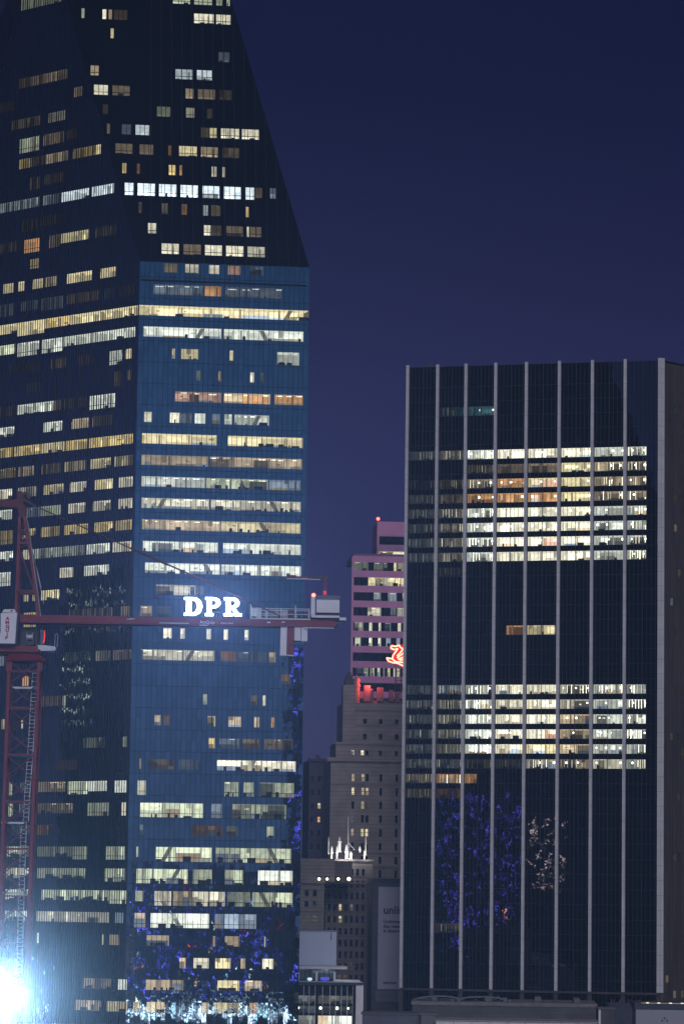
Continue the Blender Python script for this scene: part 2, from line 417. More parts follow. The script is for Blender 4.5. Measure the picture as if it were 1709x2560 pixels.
# slanted facet
Pq = on_plane(168, 0, LF.O, LF.N)
E0 = FR.p(0, zE); E1 = FR.p(wF, zE)
SU = (E1 - E0).normalized(); sn = SU.cross(Pq - E0).normalized(); SV = sn.cross(SU)
if SV.z < 0: SV = -SV
SF = Face(E0, SU, SV)
sl = SF.V.z                                    # vertical rise per unit along the slope
a0 = SF.uv(168, 0); a1 = SF.uv(578, 0)
s_ul = lambda v: a0[0] / a0[1] * v
s_ur = lambda v: wF + (a1[0] - wF) / a1[1] * v
# the left face: bounded right by the corner, then by the facet edge; left by a parallel slanted edge
l0, l1 = LF.uv(53, 0), LF.uv(0, 190)
lp = LF.uv(168, 0)
def l_right(v): return 0.0 if v <= zE else (v - zE) * lp[0] / (lp[1] - zE)
lsl = (l0[0] - l1[0]) / (l0[1] - l1[1])
LEND = 46.0
def l_left(v): return min(LEND, l0[0] + (v - l0[1]) * lsl)
print('facet tilt', math.degrees(math.acos(sl)), 'fh', fh, 'wF', wF, 'zE', zE, 'left', l0, l1, 'lp', lp)
ZTOP = zk(-19)

# lists of lit windows -------------------------------------------------
Z = {1: (0, 0, 1.96), 2: (0, 640, 1.96), 3: (0, 1180, 3.915), 4: (300, 1380, 2.6133), 5: (0, 1700, 2.7325), 6: (300, 1680, 2.67)}
h0 = .47; h1 = .66
front = {   # row: (x0, x1 in display pixels, tint, level, style, height)
 -2: [(377,407,'tan',.16,'wv',.42),(425,456,'cream',.5,'w',.42),(480,503,'cream',.75,'w',.42),(523,552,'pink',.28,'wv',.42),(572,604,'grey',.18,'wv',.42)],
 -1: [(353,466,'grey',.20,'l',h0),(469,508,'orange',.33,'v',h0),(517,648,'grey',.12,'l',h0)],
  0: [(319,709,'gold',1.0,'d',h0)],
  1: [(329,508,'white',.88,'d',h0),(513,696,'white',.9,'df',h0)],
  2: [(395,402,'tan',.5,'',h0),(416,456,'gold',.5,'f',h0),(527,535,'gold',.7,'',h0),(636,686,'white',.75,'fv',.6)],
  3: [(451,460,'green',.2,'',h0),(500,507,'tan',.25,'',h0),(574,583,'cream',.7,'',h0),(598,605,'green',.14,'',h0)],
  4: [(402,508,'pink',.38,'lvm',h0),(514,620,'tan',.62,'lm',h0),(630,695,'orange',.55,'l',h0)],
  5: [(331,349,'cream',.6,'',h0),(390,412,'cream',.9,'',h0),(414,442,'grey',.17,'',h0),(447,471,'white',.95,'',h0),(486,505,'grey',.25,'',h0),(515,532,'white',.8,'d',h0),(538,617,'white',.62,'dlf',h0)],
  6: [(326,497,'gold',.80,'',h0),(523,694,'gold',.9,'f',h0)],
  7: [(325,478,'tan',.30,'b',h0),(482,693,'tan',.50,'ldv',h0)],
  8: [(325,470,'white',.55,'l',h0),(472,615,'green',.40,'ldfv',h0),(618,690,'grey',.25,'',h0)],
  9: [(325,480,'cream',.62,'ldb',h0),(484,690,'cream',.58,'lfd',h0)],
 10: [(326,505,'tan',.58,'l',h0),(507,690,'gold',.6,'df',h0)],
 11: [(328,500,'white',.80,'fv',h0),(512,690,'white',.9,'f',h0)],
 12: [(333,505,'white',.9,'df',h0),(508,690,'white',.9,'f',h0)],
 13: [(358,449,'cream',.45,'fv',h0),(449,470,'grey',.14,'',h0)],
 14: [(322,349,'tan',.30,'l',h0),(361,392,'grey',.12,'',h0),(575,600,'grey',.4,'f',h0),(606,660,'grey',.16,'f',h0)],
 15: [(375,394,'cream',.85,'f',h0),(414,424,'cream',.8,'',h0),(474,484,'cream',.8,'',h0),(513,523,'cream',.9,'',h0),(561,571,'cream',.85,'',h0)],
 16: [(324,492,'cream',.52,'dl',h0),(507,542,'orange',.2,'',h0),(545,612,'grey',.10,'l',h0),(617,632,'tan',.35,'',h0)],
 17: [(645,665,'orange',.16,'v',h0)],
 18: [(466,476,'green',.45,'',h0),(576,590,'tan',.13,'',h0),(602,609,'cream',.85,'',h0)],
 19: [(355,369,'tan',.42,'',h0),(376,390,'orange',.14,'',h0),(476,494,'gold',.6,'wv',h0),(524,553,'tan',.55,'wv',h0),(583,595,'tan',.5,'wv',h0),(622,629,'orange',.5,'',h0)],
 20: [(479,493,'yellow',.55,'',h0),(503,550,'grey',.17,'lv',h0),(556,596,'tan',.12,'v',h0),(606,672,'tan',.15,'vl',h0)],
 21: [(320,324,'tan',.4,'',h0),(340,400,'tan',.10,'v',h0),(410,455,'grey',.10,'v',h0),(498,678,'cream',.9,'dfl',h0)],
 22: [(316,335,'cream',.5,'t',h1),(515,547,'green',.5,'tfl',h1),(559,582,'green',.35,'tf',h1),(596,674,'green',.4,'tfv',h1)],
 23: [(322,466,'green',.72,'tfb',h1),(485,510,'grey',.25,'tl',h1),(533,657,'green',.38,'tfv',h1)],
 24: [(321,330,'grey',.2,'',h0),(440,510,'orange',.13,'fv',h0),(520,545,'green',.1,'',h0),(612,628,'green',.4,'f',h0)],
 25: [(313,318,'green',.6,'',h0),(358,486,'green',.70,'tfd',h1),(495,668,'green',.6,'tfd',h1)],
 26: [(313,431,'green',.6,'tfd',h1),(443,486,'green',.6,'tf',h1),(516,558,'green',.4,'tfv',h1),(592,671,'white',.75,'tf',h1)],
 27: [(311,329,'green',.4,'',h0),(355,393,'cream',.9,'td',h1),(397,440,'tan',.28,'tb',h1),(442,516,'cream',.7,'tf',h1),(522,574,'green',.42,'tfv',h1),(579,671,'green',.58,'tfd',h1)],
 28: [(308,334,'tan',.4,'tb',h1),(346,480,'white',1.0,'tfd',h1),(493,588,'grey',.45,'tv',h1)],
 29: [(336,388,'tan',.5,'fv',h0),(488,494,'tan',.4,'',h0),(516,550,'tan',.25,'fv',h0),(605,609,'cream',.6,'',h0)],
 30: [(412,426,'tan',.7,'',h0),(444,479,'cream',.75,'f',h0),(494,529,'gold',.8,'f',h0),(552,563,'tan',.4,'',h0),(602,627,'cream',.8,'f',h0)],
 31: [(334,421,'tan',.32,'fv',h0),(499,549,'gold',.8,'f',h0),(562,601,'tan',.5,'fl',h0)],
 32: [(306,322,'tan',.45,'',h0),(337,378,'tan',.65,'f',h0),(462,479,'tan',.45,'',h0),(491,548,'gold',.55,'fv',h0),(572,590,'orange',.4,'',h0)],
}
left = {}    # row: same; x in display pixels
def la(k, *q):
    left.setdefault(k, []).extend(q)
la(-2,(8,32,'gold',.6,'v',h0),(42,56,'gold',.8,'',h0),(76,100,'gold',.6,'v',h0),(104,132,'gold',.5,'v',h0),(154,211,'gold',.9,'v',h0),(231,267,'gold',.7,'v',h0))
la(-1,(0,35,'grey',.14,'v',.6),(49,89,'grey',.16,'v',h0),(96,145,'grey',.22,'v',.6),(154,229,'tan',.10,'v',h0),(240,262,'grey',.05,'v',h0),(274,309,'tan',.04,'v',h0))
la(0,(-40,-2,'gold',.9,'',h0),(0,40,'gold',.95,'',h0),(41,102,'gold',1.0,'',.66),(103,160,'yellow',.8,'b',h0),(161,316,'gold',.88,'',h0))
la(1,(-40,35,'green',.9,'',h0),(41,90,'white',.85,'t',.66),(96,145,'white',.85,'t',.66),(147,210,'white',.75,'',h0),(212,310,'white',.85,'b',h0))
la(2,(20,95,'tan',.03,'v',h0),(117,152,'tan',.13,'v',h0),(180,215,'tan',.04,'',h0),(251,280,'white',.6,'ftv',.66),(288,302,'gold',.9,'v',h0))
la(3,(62,94,'grey',.06,'v',h0),(262,281,'tan',.10,'t',.7),(292,301,'tan',.2,'',h0))
la(4,(0,37,'tan',.06,'v',h0),(39,123,'white',.7,'',h0),(125,143,'tan',.18,'v',h0),(148,200,'tan',.06,'v',h0),(206,264,'white',.95,'tw',.66))
la(5,(-30,33,'white',.9,'f',h0),(100,143,'white',.9,'',h0),(165,205,'tan',.6,'v',h0),(213,257,'tan',.22,'v',h0))
la(6,(-40,30,'yellow',.55,'b',h0),(32,92,'yellow',.7,'b',h0),(94,150,'gold',.75,'b',h0),(152,200,'yellow',.7,'b',h0),(205,305,'yellow',.75,'b',h0))
la(7,(-40,38,'yellow',.4,'lv',h0),(42,78,'tan',.3,'lv',h0),(96,140,'tan',.16,'v',h0),(148,198,'gold',.45,'v',h0),(207,254,'gold',.65,'v',h0),(262,305,'gold',.55,'v',h0))
la(8,(-40,28,'cream',.8,'',h0),(42,84,'cream',.5,'v',h0),(101,146,'gold',.6,'v',h0),(161,198,'cream',.75,'v',h0),(217,259,'gold',.7,'v',h0),(272,305,'cream',.75,'v',h0))
la(9,(-40,28,'white',.9,'f',h0),(56,92,'grey',.4,'lv',h0),(94,140,'green',.3,'b',h0),(157,196,'cream',.7,'v',h0),(214,254,'cream',.65,'v',h0),(271,304,'cream',.6,'v',h0))
la(10,(-40,30,'yellow',.45,'t',.66),(50,82,'yellow',.6,'v',h0),(95,139,'yellow',.55,'',h0),(148,202,'yellow',.6,'b',h0),(217,260,'yellow',.62,'b',h0),(266,304,'yellow',.5,'b',h0))
la(11,(-40,30,'white',.9,'f',h0),(52,74,'cream',.6,'',h0),(76,194,'white',.55,'vf',h0),(199,252,'white',.85,'f',h0),(259,303,'cream',.7,'m',h0))
la(12,(-40,26,'white',.9,'t',.66),(136,166,'cream',.85,'v',h0),(168,188,'grey',.05,'',h0),(193,251,'white',.8,'vf',h0))
la(13,(54,66,'tan',.6,'',h0),(75,84,'gold',.6,'',h0),(95,137,'gold',.9,'vf',h0))
la(14,(55,83,'yellow',.6,'t',.7),(158,258,'tan',.16,'lv',h0),(276,300,'tan',.25,'vl',h0))
la(16,(0,14,'grey',.35,'',h0),(150,205,'green',.07,'v',h0),(219,254,'cream',.25,'v',h0),(260,302,'tan',.2,'lv',h0))
la(17,(50,66,'orange',.7,'',h0))
la(18,(95,142,'tan',.16,'v',h0),(144,151,'green',.5,'',h0))
la(19,(4,11,'tan',.6,'',h0),(48,55,'cream',.7,'',h0))
la(20,(191,242,'green',.20,'v',h0),(280,293,'green',.3,'v',h0))
la(21,(130,178,'orange',.05,'v',h0))
la(22,(10,30,'green',0.68,'t',.6),(48,70,'grey',0.20,'l',h0),(82,150,'tan',0.24,'l',h0),(156,201,'green',0.81,'tf',.6),(203,247,'white',1.00,'',h0),(262,291,'white',1.00,'v',.55))
la(23,(8,30,'green',0.68,'tf',.6),(45,70,'grey',0.20,'l',h0),(82,168,'tan',0.19,'l',h0),(200,250,'green',0.38,'tv',.6),(279,290,'cream',0.94,'t',.6))
la(24,(25,70,'grey',0.11,'',h0),(77,122,'orange',0.16,'v',h0))
la(25,(4,66,'green',0.54,'fv',h0),(87,165,'green',0.22,'lv',h0),(167,200,'green',0.27,'t',.6),(242,287,'green',0.51,'tv',.6))
la(26,(0,66,'cream',0.68,'f',h0),(86,196,'green',0.41,'fv',h0),(240,288,'green',0.57,'tv',.6))
la(27,(0,78,'green',0.74,'f',h0),(96,249,'green',0.65,'fd',h0),(250,290,'green',0.68,'t',.6))
la(28,(0,62,'white',0.68,'f',h0),(84,250,'cream',0.57,'v',h0),(265,283,'grey',0.34,'',h0))
la(29,(84,90,'cream',1.00,'',h0),(234,238,'tan',0.68,'',h0),(252,274,'tan',0.41,'',h0))
la(31,(190,255,'tan',0.34,'fv',h0),(271,289,'white',1.00,'',h0))
la(32,(172,232,'tan',0.54,'fv',h0),(245,289,'gold',0.61,'fv',h0))
# upper left face and facet: (x0, x1, y of the middle) in a zoomed picture, scale 1.96
left_up = [(105,205,42,'green',.35,'v',.6),(205,300,20,'green',.25,'v',.6),(90,210,450,'tan',.18,'v',h0),(210,330,425,'tan',.30,'v',h0),(365,408,405,'tan',.38,'v',h0),(0,70,480,'tan',.03,'v',h0),
 (60,200,560,'tan',.12,'v',h0),(240,325,530,'cream',.38,'v',h0),(95,197,672,'green',.5,'vt',.7),(215,315,640,'tan',.18,'v',.55),(330,378,617,'tan',.05,'v',h0),
 (93,152,772,'yellow',.42,'',h0),(155,222,756,'tan',.07,'v',h0),(225,335,738,'tan',.45,'v',h0),(360,470,712,'yellow',.34,'v',h0),(472,495,698,'gold',.9,'',h0),
 (148,197,878,'tan',.10,'v',.6),(220,315,850,'tan',.06,'v',h0),(0,90,995,'cool',.3,'v',h0),(92,195,978,'cool',.3,'v',h0),(213,255,960,'cool',.4,'v',h0),(262,300,948,'grey',.2,'v',h0),(302,440,930,'cool',.95,'v',h0),(450,560,903,'cool',.9,'v',h0),
 (110,195,1080,'tan',.05,'v',.6),(200,310,1055,'tan',.03,'v',h0),(0,105,1200,'tan',.06,'v',h0),(120,195,1190,'orange',.6,'t',.66),(243,298,1177,'tan',.22,'v',.6),(300,437,1145,'gold',.6,'v',h0),(470,570,1115,'tan',.08,'v',h0),(148,195,1283,'yellow',.42,'t',h0)]
facet = [(848,932,30,'green',.6,'wtf'),(952,1040,32,'green',.45,'wt'),(1060,1092,38,'green',.25,'w'),(1112,1126,40,'cream',.7,''),
 (400,415,110,'green',.3,''),(503,522,100,'cream',.8,''),(533,550,103,'tan',.25,''),(560,625,106,'tan',.05,'w'),(952,1048,132,'cream',.85,'wtf'),(1060,1130,138,'cream',.7,'wtf'),
 (543,558,208,'gold',.6,''),
 (445,485,318,'tan',.35,'wt'),(860,945,325,'cool',.42,'wtv'),(965,1038,330,'cool',.7,'wtv'),(1072,1125,322,'grey',.13,'w'),
 (462,530,410,'cream',.75,'wt'),(552,637,412,'tan',.18,'wt'),(910,948,433,'tan',.28,'w'),(970,1055,436,'tan',.15,'wv'),(1075,1135,432,'tan',.05,'w'),
 (505,530,510,'tan',.05,'w'),(770,835,520,'green',.16,'wv'),(912,953,522,'cream',.25,'wt'),(1015,1040,530,'tan',.05,''),
 (525,540,605,'tan',.18,''),(598,643,605,'grey',.12,'wv'),(665,732,603,'cool',.5,'wv'),(985,1025,625,'tan',.07,'w'),(1028,1062,632,'gold',.5,'wt'),(1083,1172,634,'cream',.75,'wt'),(1185,1268,634,'cream',.7,'wtv'),
 (567,650,712,'tan',.17,'wt'),(685,752,718,'tan',.18,'wv'),(825,840,722,'orange',.18,''),(878,965,728,'gold',.75,'wt'),(985,1068,730,'tan',.28,'wtv'),(1090,1172,734,'tan',.09,'w'),
 (600,620,818,'yellow',.45,'w'),(672,686,820,'orange',.18,''),(828,860,828,'yellow',.7,'w'),(880,894,828,'orange',.45,''),(1037,1062,834,'cream',.42,'w'),(1090,1103,836,'cream',.45,''),
 (612,655,910,'cool',1.1,'wt'),(675,760,914,'cool',1.2,'wtf'),(780,865,915,'cool',1.1,'wtv'),(885,970,918,'cool',1.2,'wtv'),(993,1075,922,'cool',1.15,'wtv'),(1097,1180,927,'cool',1.2,'wt'),(1203,1245,932,'cool',.95,'wt'),(1247,1285,928,'tan',.1,'w'),(1323,1350,935,'grey',.3,'w'),
 (680,696,1012,'tan',.06,''),(793,823,1017,'tan',.12,'w'),(890,917,1015,'orange',.22,'w'),(995,1020,1020,'cool',.3,'w'),(1035,1080,1022,'tan',.1,'w'),(1205,1219,1032,'yellow',.5,''),
 (726,766,1115,'cream',.65,'wtv'),(1000,1032,1125,'cream',.75,'wt'),(1036,1085,1125,'tan',.06,'w'),(1110,1190,1130,'tan',.17,'wtv'),(1210,1220,1137,'cream',.7,''),(1225,1280,1132,'tan',.17,'wt'),
 (792,877,1217,'cream',.75,'wtv'),(900,985,1221,'tan',.22,'wtv'),(1005,1088,1226,'cream',.8,'wt'),(1108,1193,1228,'cream',.85,'wt'),(1213,1297,1225,'cream',.5,'wtv')]

rg = random.Random(11)
def collect(F, table, vfun):
    holes = {}
    for k, qs in table.items():
        py = 762 + k * 54.28 + 10
        o_ = []
        for x0, x1, ti, le, st, hh in qs:
            if F is LF:                        # follow the sloping floor line across the face
                us = []
                for x in (x0 * D, x1 * D):
                    y = py
                    for _ in range(6):
                        u, v = F.uv(x, y); y += (v - (zk(k) - fh * .25)) * (54.28 / fh)
                    us.append(F.uv(x, y)[0])
                a, b = us
            else: a, b = F.uv(x0 * D, py)[0], F.uv(x1 * D, py)[0]
            if a > b: a, b = b, a
            o_.append((a, b, hh * fh, ti, le, st))
        holes[k] = merge_intervals(o_)
    return holes
Hf = collect(FR, front, None)
Hl = collect(LF, left, None)
for x0, x1, yc, ti, le, st, hh in left_up:
    ua, v = LF.uv(x0 / 1.96, yc / 1.96 + .1 * (x1 - x0) / 1.96); ub = LF.uv(x1 / 1.96, yc / 1.96 - .1 * (x1 - x0) / 1.96)[0]
    vm = LF.uv((x0 + x1) / 3.92, yc / 1.96)[1]
    k = round((z0 - vm) / fh - .26)
    if ua > ub: ua, ub = ub, ua
    Hl.setdefault(k, []).append((ua, ub, hh * fh, ti, le, st))
for k in Hl: Hl[k] = merge_intervals(Hl[k])
Hs = {}
svk = lambda k: (zk(k) - zE) / sl              # floor level measured along the slope
for x0, x1, yc, ti, le, st in facet:
    ua, va = SF.uv(x0 / 1.96, yc / 1.96); ub, vb = SF.uv(x1 / 1.96, yc / 1.96)
    kk = (z0 - (zE + (va + vb) / 2 * sl)) / fh - .30
    k = round(kk)
    hh = .62 if ('t' in st and le > .9) else .52
    Hs.setdefault(k, []).append((ua, ub, hh * fh / sl, ti, le, st))
for k in Hs: Hs[k] = merge_intervals(Hs[k])
print('facet rows', sorted(Hs), 'left rows', sorted(Hl))

# walls with the openings left out
kb = 42
rows = [zE] + [zk(k) for k in range(-2, kb)] + [0]
hmap = {k + 3: [(a, b, h) for a, b, h, *_ in Hf[k]] for k in Hf}
curtain_wall(FR, rows, lambda v: 0, lambda v: wF, hmap, MG, tower, 'curtain_wall')
rows = [ZTOP] + [zk(k) for k in range(-18, -2)] + [zE] + [zk(k) for k in range(-2, kb)] + [0]
hmap = {}
for k in Hl:
    i = (k + 19) if k <= -4 else (k + 20)
    if k == -3: i = 16
    hmap[i] = [(a, b, h) for a, b, h, *_ in Hl[k]]
def wall_sorted(F, rows, fa, fb, holes, m, parent):
    """same, for a face whose u runs from the corner outwards"""
    lo = lambda v: min(fa(v), fb(v)); hi = lambda v: max(fa(v), fb(v))
    return curtain_wall(F, rows, lo, hi, holes, m, parent, 'curtain_wall')
wall_sorted(LF, rows, l_right, l_left, hmap, MGL, tower)
srows = [svk(-19)] + [svk(k) for k in range(-18, -2)] + [0]
hmap = {k + 19: [(a, b, h) for a, b, h, *_ in Hs[k]] for k in Hs if k > -19}
wall_sorted(SF, srows, s_ul, s_ur, hmap, MG, tower)

# lit rooms: each stretch is a part; the hundred largest of a kind apart, the rest together
rooms = []
for F, HH, vk, pane in ((FR, Hf, zk, .92), (LF, Hl, zk, .62), (SF, Hs, svk, 1.0)):
    for k in HH:
        for a, b, h, ti, le, st in HH[k]:
            vt = vk(k)
            if F is LF: st = st + 'g' if le < .6 and 'b' not in st and k < 21 else st
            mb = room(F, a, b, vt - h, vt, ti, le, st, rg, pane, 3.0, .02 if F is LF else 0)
            seen = 1.0 if F is FR else .7
            rooms.append(((b - a) * h * seen, (b - a) > 3.6, mb))
def add_rooms(rooms, parent):
    for wide, name in ((True, 'window_band'), (False, 'window')):
        rs = sorted([r for r in rooms if r[1] == wide], key=lambda r: -r[0])
        for r in rs[:100]: r[2].build(name, parent)
        rest = MB()
        for r in rs[100:]:
            mb = r[2]; k = len(rest.v); rest.v += mb.v
            for f_, mi_ in zip(mb.f, mb.m): rest.f.append(tuple(a + k for a in f_)); rest.m.append(rest.mi(mb.mats[mi_]))
        if rest.v: rest.build('small_windows' if not wide else 'window_bands', parent, kind='stuff')
        print(name, len(rs))
add_rooms(rooms, tower)

# mullion grid, floor joints, corner trims
mb = MB(); n_ = round(wF / .92)
for i in range(1, n_):
    u = wF * i / n_; fbox(mb, FR, u - .035, u + .035, 2, zE - .1, -.02, .05, FRAME)
for k in range(-2, kb): fbox(mb, FR, 0.05, wF - .05, zk(k) - .66 * fh - .05, zk(k) - .66 * fh + .02, -.02, .03, FRAME)
fbox(mb, FR, .3, wF - .4, zk(-1) + .55, zk(-1) + .85, -.02, .12, FRAME)
mb.build('mullion_grid', tower)
mb = MB(); u = .62
while u < 60:
    vt = min(zE - .1 if u < .01 else ZTOP - .2, 400)
    # stop under the slanted edges
    if u > 0:
        vtop = zE + (abs(u)) / abs(lp[0] / (lp[1] - zE)) if lp[0] != 0 else ZTOP
    fbox(mb, LF, u - .055, u + .055, 2, min(vtop - .3, ZTOP - .3), -.02, .06, FRAME)
    u += .62
mb.build('mullion_grid', tower)
mb = MB()
nb = 16
for i in range(1, nb):
    u = wF * i / nb
    # the bay lines run straight up the slope until an edge cuts them
    vmax = svk(-19)
    if s_ur(vmax) < u: vmax = (u - wF) / ((a1[0] - wF) / a1[1])
    fbox(mb, SF, u - .05, u + .05, .2, vmax - .3, -.02, .012, FRAME)
mb.build('mullion_grid', tower)
# hidden sides and roof close the body
mb = MB(); zt = ZTOP; RGL = paint('rear_glass', (.012, .014, .02), .35, .2, .3)
Lf = lambda v: l_left(v)
A_b, A_t = LF.p(Lf(0), 0), LF.p(Lf(zt), zt)
back = Vector((-0.30, 0.95, 0)) * 32
C_b, C_e = FR.p(wF, 0), FR.p(wF, zE); C_t = SF.p(s_ur(svk(-19)), svk(-19))
T_l = SF.p(s_ul(svk(-19)), svk(-19))
mb.poly([C_b, C_b + back, C_e + back, C_e], RGL)
mb.poly([C_e, C_e + back, C_t + back * .6, C_t], RGL)
vz = l0[1] + (LEND - l0[0]) / lsl
A_m = LF.p(LEND, vz)
mb.poly([A_b, A_m, A_m + back, A_b + back], RGL)
mb.poly([A_m, A_t, A_t + back * .6, A_m + back], RGL)
mb.poly([A_b + back, A_m + back, C_e + back, C_b + back], RGL)
mb.poly([A_m + back, A_t + back * .6, C_t + back * .6, C_e + back], RGL)
mb.poly([T_l, C_t, C_t + back * .6, A_t + back * .6, A_t], paint('tower_roof', (.08, .08, .09)))
mb.build('rear_wall', tower)
print('OK tower')
# ================================================================== DARK TOWER WITH WHITE FINS
T5 = lambda x: 1000 + x / 2.2116
YR = 790.0
Pc = at(1647, 1711, YR)
RF = vertical_face(Pc, -75)
rt = thing('finned_office_tower', 'dark glass office tower striped by tall pale vertical fins', 'office tower', (Pc.x, Pc.y, 0))
DG = mirror_glass('dark_tower_glass', (0.098, 0.074, 0.102), (0.0015, 0.0015, 0.003), 0.008, (1.2, 3.5), U=tuple(RF.U), tilt=.004)
FIN = stone('precast_fin', (0.49, 0.50, 0.53), 3.5, 0.10)
finx = [T5(x) for x in (25, 192, 350, 516, 687, 871, 1055, 1238, 1432)]
finu = [RF.uv(x, 1711)[0] for x in finx]      # left to right: large u to 0
zr = RF.uv(1655, 901)[1]; zb = RF.uv(1650, 2482)[1]
y0 = 1124.2; zr0 = RF.uv(1245, y0)[1]; rfh = (zr0 - RF.uv(1240, y0 + 16 * 36.75)[1]) / 16
rz = lambda k: zr0 - k * rfh
U1 = finu[0]; U0 = 0.0
FULL = [('cool', .05, 'k'), ('cream', .12, 'k'), ('white', .6, 'ksv'), ('cream', 1.25, 's'), ('cream', 1.3, 'sm'), ('cream', 1.25, 's'), ('white', .6, 'sv'), ('white', .42, 'svk')]
def full(**kw):
    q = list(FULL)
    for a, b in kw.items(): q[int(a[1:])] = b
    return q
N0 = None
bands = {
 -3: [N0, ('teal', .03, 'k'), ('teal', .12, 's'), N0, N0, N0, N0, N0],
 0: full(), 4: full(), 5: full(b0=('cool', .04, 'k')), 6: full(), 7: full(b3=('cream', 1.0, ''), b4=('cream', 1.0, 'm')),
 1: [N0, N0, ('tan', .04, 'k'), ('tan', .13, 'v'), ('tan', .2, 'vm'), ('gold', .75, 's'), ('tan', .38, 'svk'), ('tan', .2, 'svk')],
 2: [('cool', .01, 'k'), ('tan', .04, 'k'), ('tan', .2, 'ksv'), ('orange', .5, 's'), ('gold', .7, 'sm'), ('gold', .65, 's'), ('tan', .3, 'svk'), ('tan', .2, 'svk')],
 3: [('cool', .03, 'k'), ('tan', .06, 'k'), ('orange', .35, 'sv'), ('orange', .5, 'sm'), ('orange', .6, 'sm'), ('gold', .7, 'sm'), ('tan', .3, 'svk'), ('tan', .3, 'svk')],
 8: [N0, ('cool', .012, 'k'), N0, N0, N0, N0, N0, N0],
 16: [('cool', .05, 'k'), ('grey', .14, 'k'), ('white', .28, 'ksv'), ('cream', .85, ''), ('cream', .75, 'f'), ('cream', .35, 'ksv'), ('white', .45, 'ksv'), ('white', .25, 'svk')],
 17: full(b3=('cream', .6, ''), b5=('cream', .45, 'sv')), 18: full(b5=('tan', .55, 'sv')), 19: full(b5=('tan', .55, 'sv')), 20: full(b2=('white', .6, 'ks'), b4=('gold', .85, 'm'), b5=('tan', .6, 'v')),
 21: [('cool', .05, 'k'), ('cool', .05, 'k'), ('tan', .03, 'k'), ('grey', .03, 'k'), ('cream', .22, 'kvs'), ('tan', .14, 'kvs'), ('cream', .6, 'sv'), ('white', .3, 'svk')],
 22: [('tan', .08, 'k'), ('orange', .22, 'vk'), ('orange', .3, 'v', 0, .45), N0, N0, N0, N0, N0],
 23: [('tan', .035, 'k'), ('orange', .06, 'v'), N0, N0, N0, N0, N0, N0],
 12: [N0, N0, N0, ('orange', .4, 'v', .38, 1), ('gold', .5, 'v', 0, .95), N0, N0, N0],
 32: [N0, ('tan', .04, 'k'), N0, N0, N0, N0, N0, N0],
}
holes, mbs = {}, []
rg = random.Random(5)
wh = .62 * rfh
for k, q in bands.items():
    for i, b in enumerate(q):
        if b is None: continue
        ua, ub = finu[i + 1] + .5, finu[i] - .5          # right, left
        f0, f1 = (b[3], b[4]) if len(b) > 3 else (0, 1)
        if i == 7: f0, f1 = 0, .62
        a, c = ub - (ub - ua) * f1, ub - (ub - ua) * f0
        holes.setdefault(k, []).append((a, c, wh))
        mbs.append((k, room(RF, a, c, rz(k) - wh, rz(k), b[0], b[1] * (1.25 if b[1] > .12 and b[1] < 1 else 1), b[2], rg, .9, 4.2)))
KT = int((zr - zr0) / rfh); KB = int(zr0 / rfh)
rows = [zr] + [rz(k) for k in range(-KT, KB + 1)] + [0]
wall_sorted(RF, rows, lambda v: -.0, lambda v: U1, {k + KT + 1: v for k, v in holes.items()}, DG, rt)
for k in bands:
    tot = MB()
    for kk, mb in mbs:
        if kk == k:
            n0 = len(tot.v); tot.v += mb.v
            for f_, mi_ in zip(mb.f, mb.m): tot.f.append(tuple(a + n0 for a in f_)); tot.m.append(tot.mi(mb.mats[mi_]))
    tot.build('window_band', rt)
for i, u in enumerate(finu):
    mb = MB(); wd = .36 if i < 8 else .44
    fbox(mb, RF, u - wd, u + wd, zb, zr + .5, .0, .8, FIN)
    if i == 8: fbox(mb, RF, u - wd - .62, u - wd, zb, zr + .5, -.5, .3, FIN)
    mb.build('fin', rt)
mb = MB(); FR2 = paint('tower_mullion', (0.018, 0.018, 0.026), .5, .1)
for i in range(8):
    a, c = finu[i + 1], finu[i]
    for j in range(1, 8):
        u = a + (c - a) * j / 8; q = .075 if j == 4 else .04
        fbox(mb, RF, u - q, u + q, 3, zr - .1, -.02, .09 if j == 4 else .05, FR2)
for k in range(-KT, KB): fbox(mb, RF, .3, U1 - .3, rz(k) - wh - .05, rz(k) - wh + .02, -.02, .04, FR2)
mb.build('mullion_grid', rt)
# the narrow side and the rest of the body
SD = vertical_face(RF.p(-.9, 0), 47)
mb = MB(); SB = paint('bronze_panel', (0.075, 0.062, 0.06), .55, .25, .5, streak=True)
SDW = 46
mb.poly([SD.p(0, 0), SD.p(SDW, 0), SD.p(SDW, zr - .6), SD.p(0, zr - .6)], SB)
mb.poly([RF.p(-.9, 0), RF.p(0, 0), RF.p(0, zr), RF.p(-.9, zr)], SB)
u = .8
while u < SDW: fbox(mb, SD, u - .07, u + .07, 3, zr - .7, 0, .22, SB); u += 1.35
for k in range(-KT, KB): fbox(mb, SD, .1, SDW, rz(k) - .5, rz(k) - .25, 0, .12, SB)
mb.build('side_wall', rt)
rg = random.Random(3); mb = MB()
for k in range(-KT + 1, KB):
    for j in range(30):
        if rg.random() < .10: fbox(mb, SD, .95 + j * 1.35, 2.0 + j * 1.35, rz(k) - 2.4, rz(k) - .7, 0, .03, lit(rg.choice(('tan', 'grey', 'cream')), rg.choice((.02, .03, .05, .12))))
mb.build('small_windows', rt, kind='stuff')
mb = MB(); bk = Vector((.05, 1, 0)) * 40
L0, L1 = RF.p(U1, 0), RF.p(U1, zr); q0, q1 = SD.p(SDW, 0), SD.p(SDW, zr - .6)
mb.poly([L0, L1, L1 + bk, L0 + bk], SB); mb.poly([q0, q1, L1 + bk, L0 + bk], SB)
mb.poly([L1, RF.p(0, zr), RF.p(-.9, zr), q1, L1 + bk], paint('tower_roof', (.08, .08, .09)))
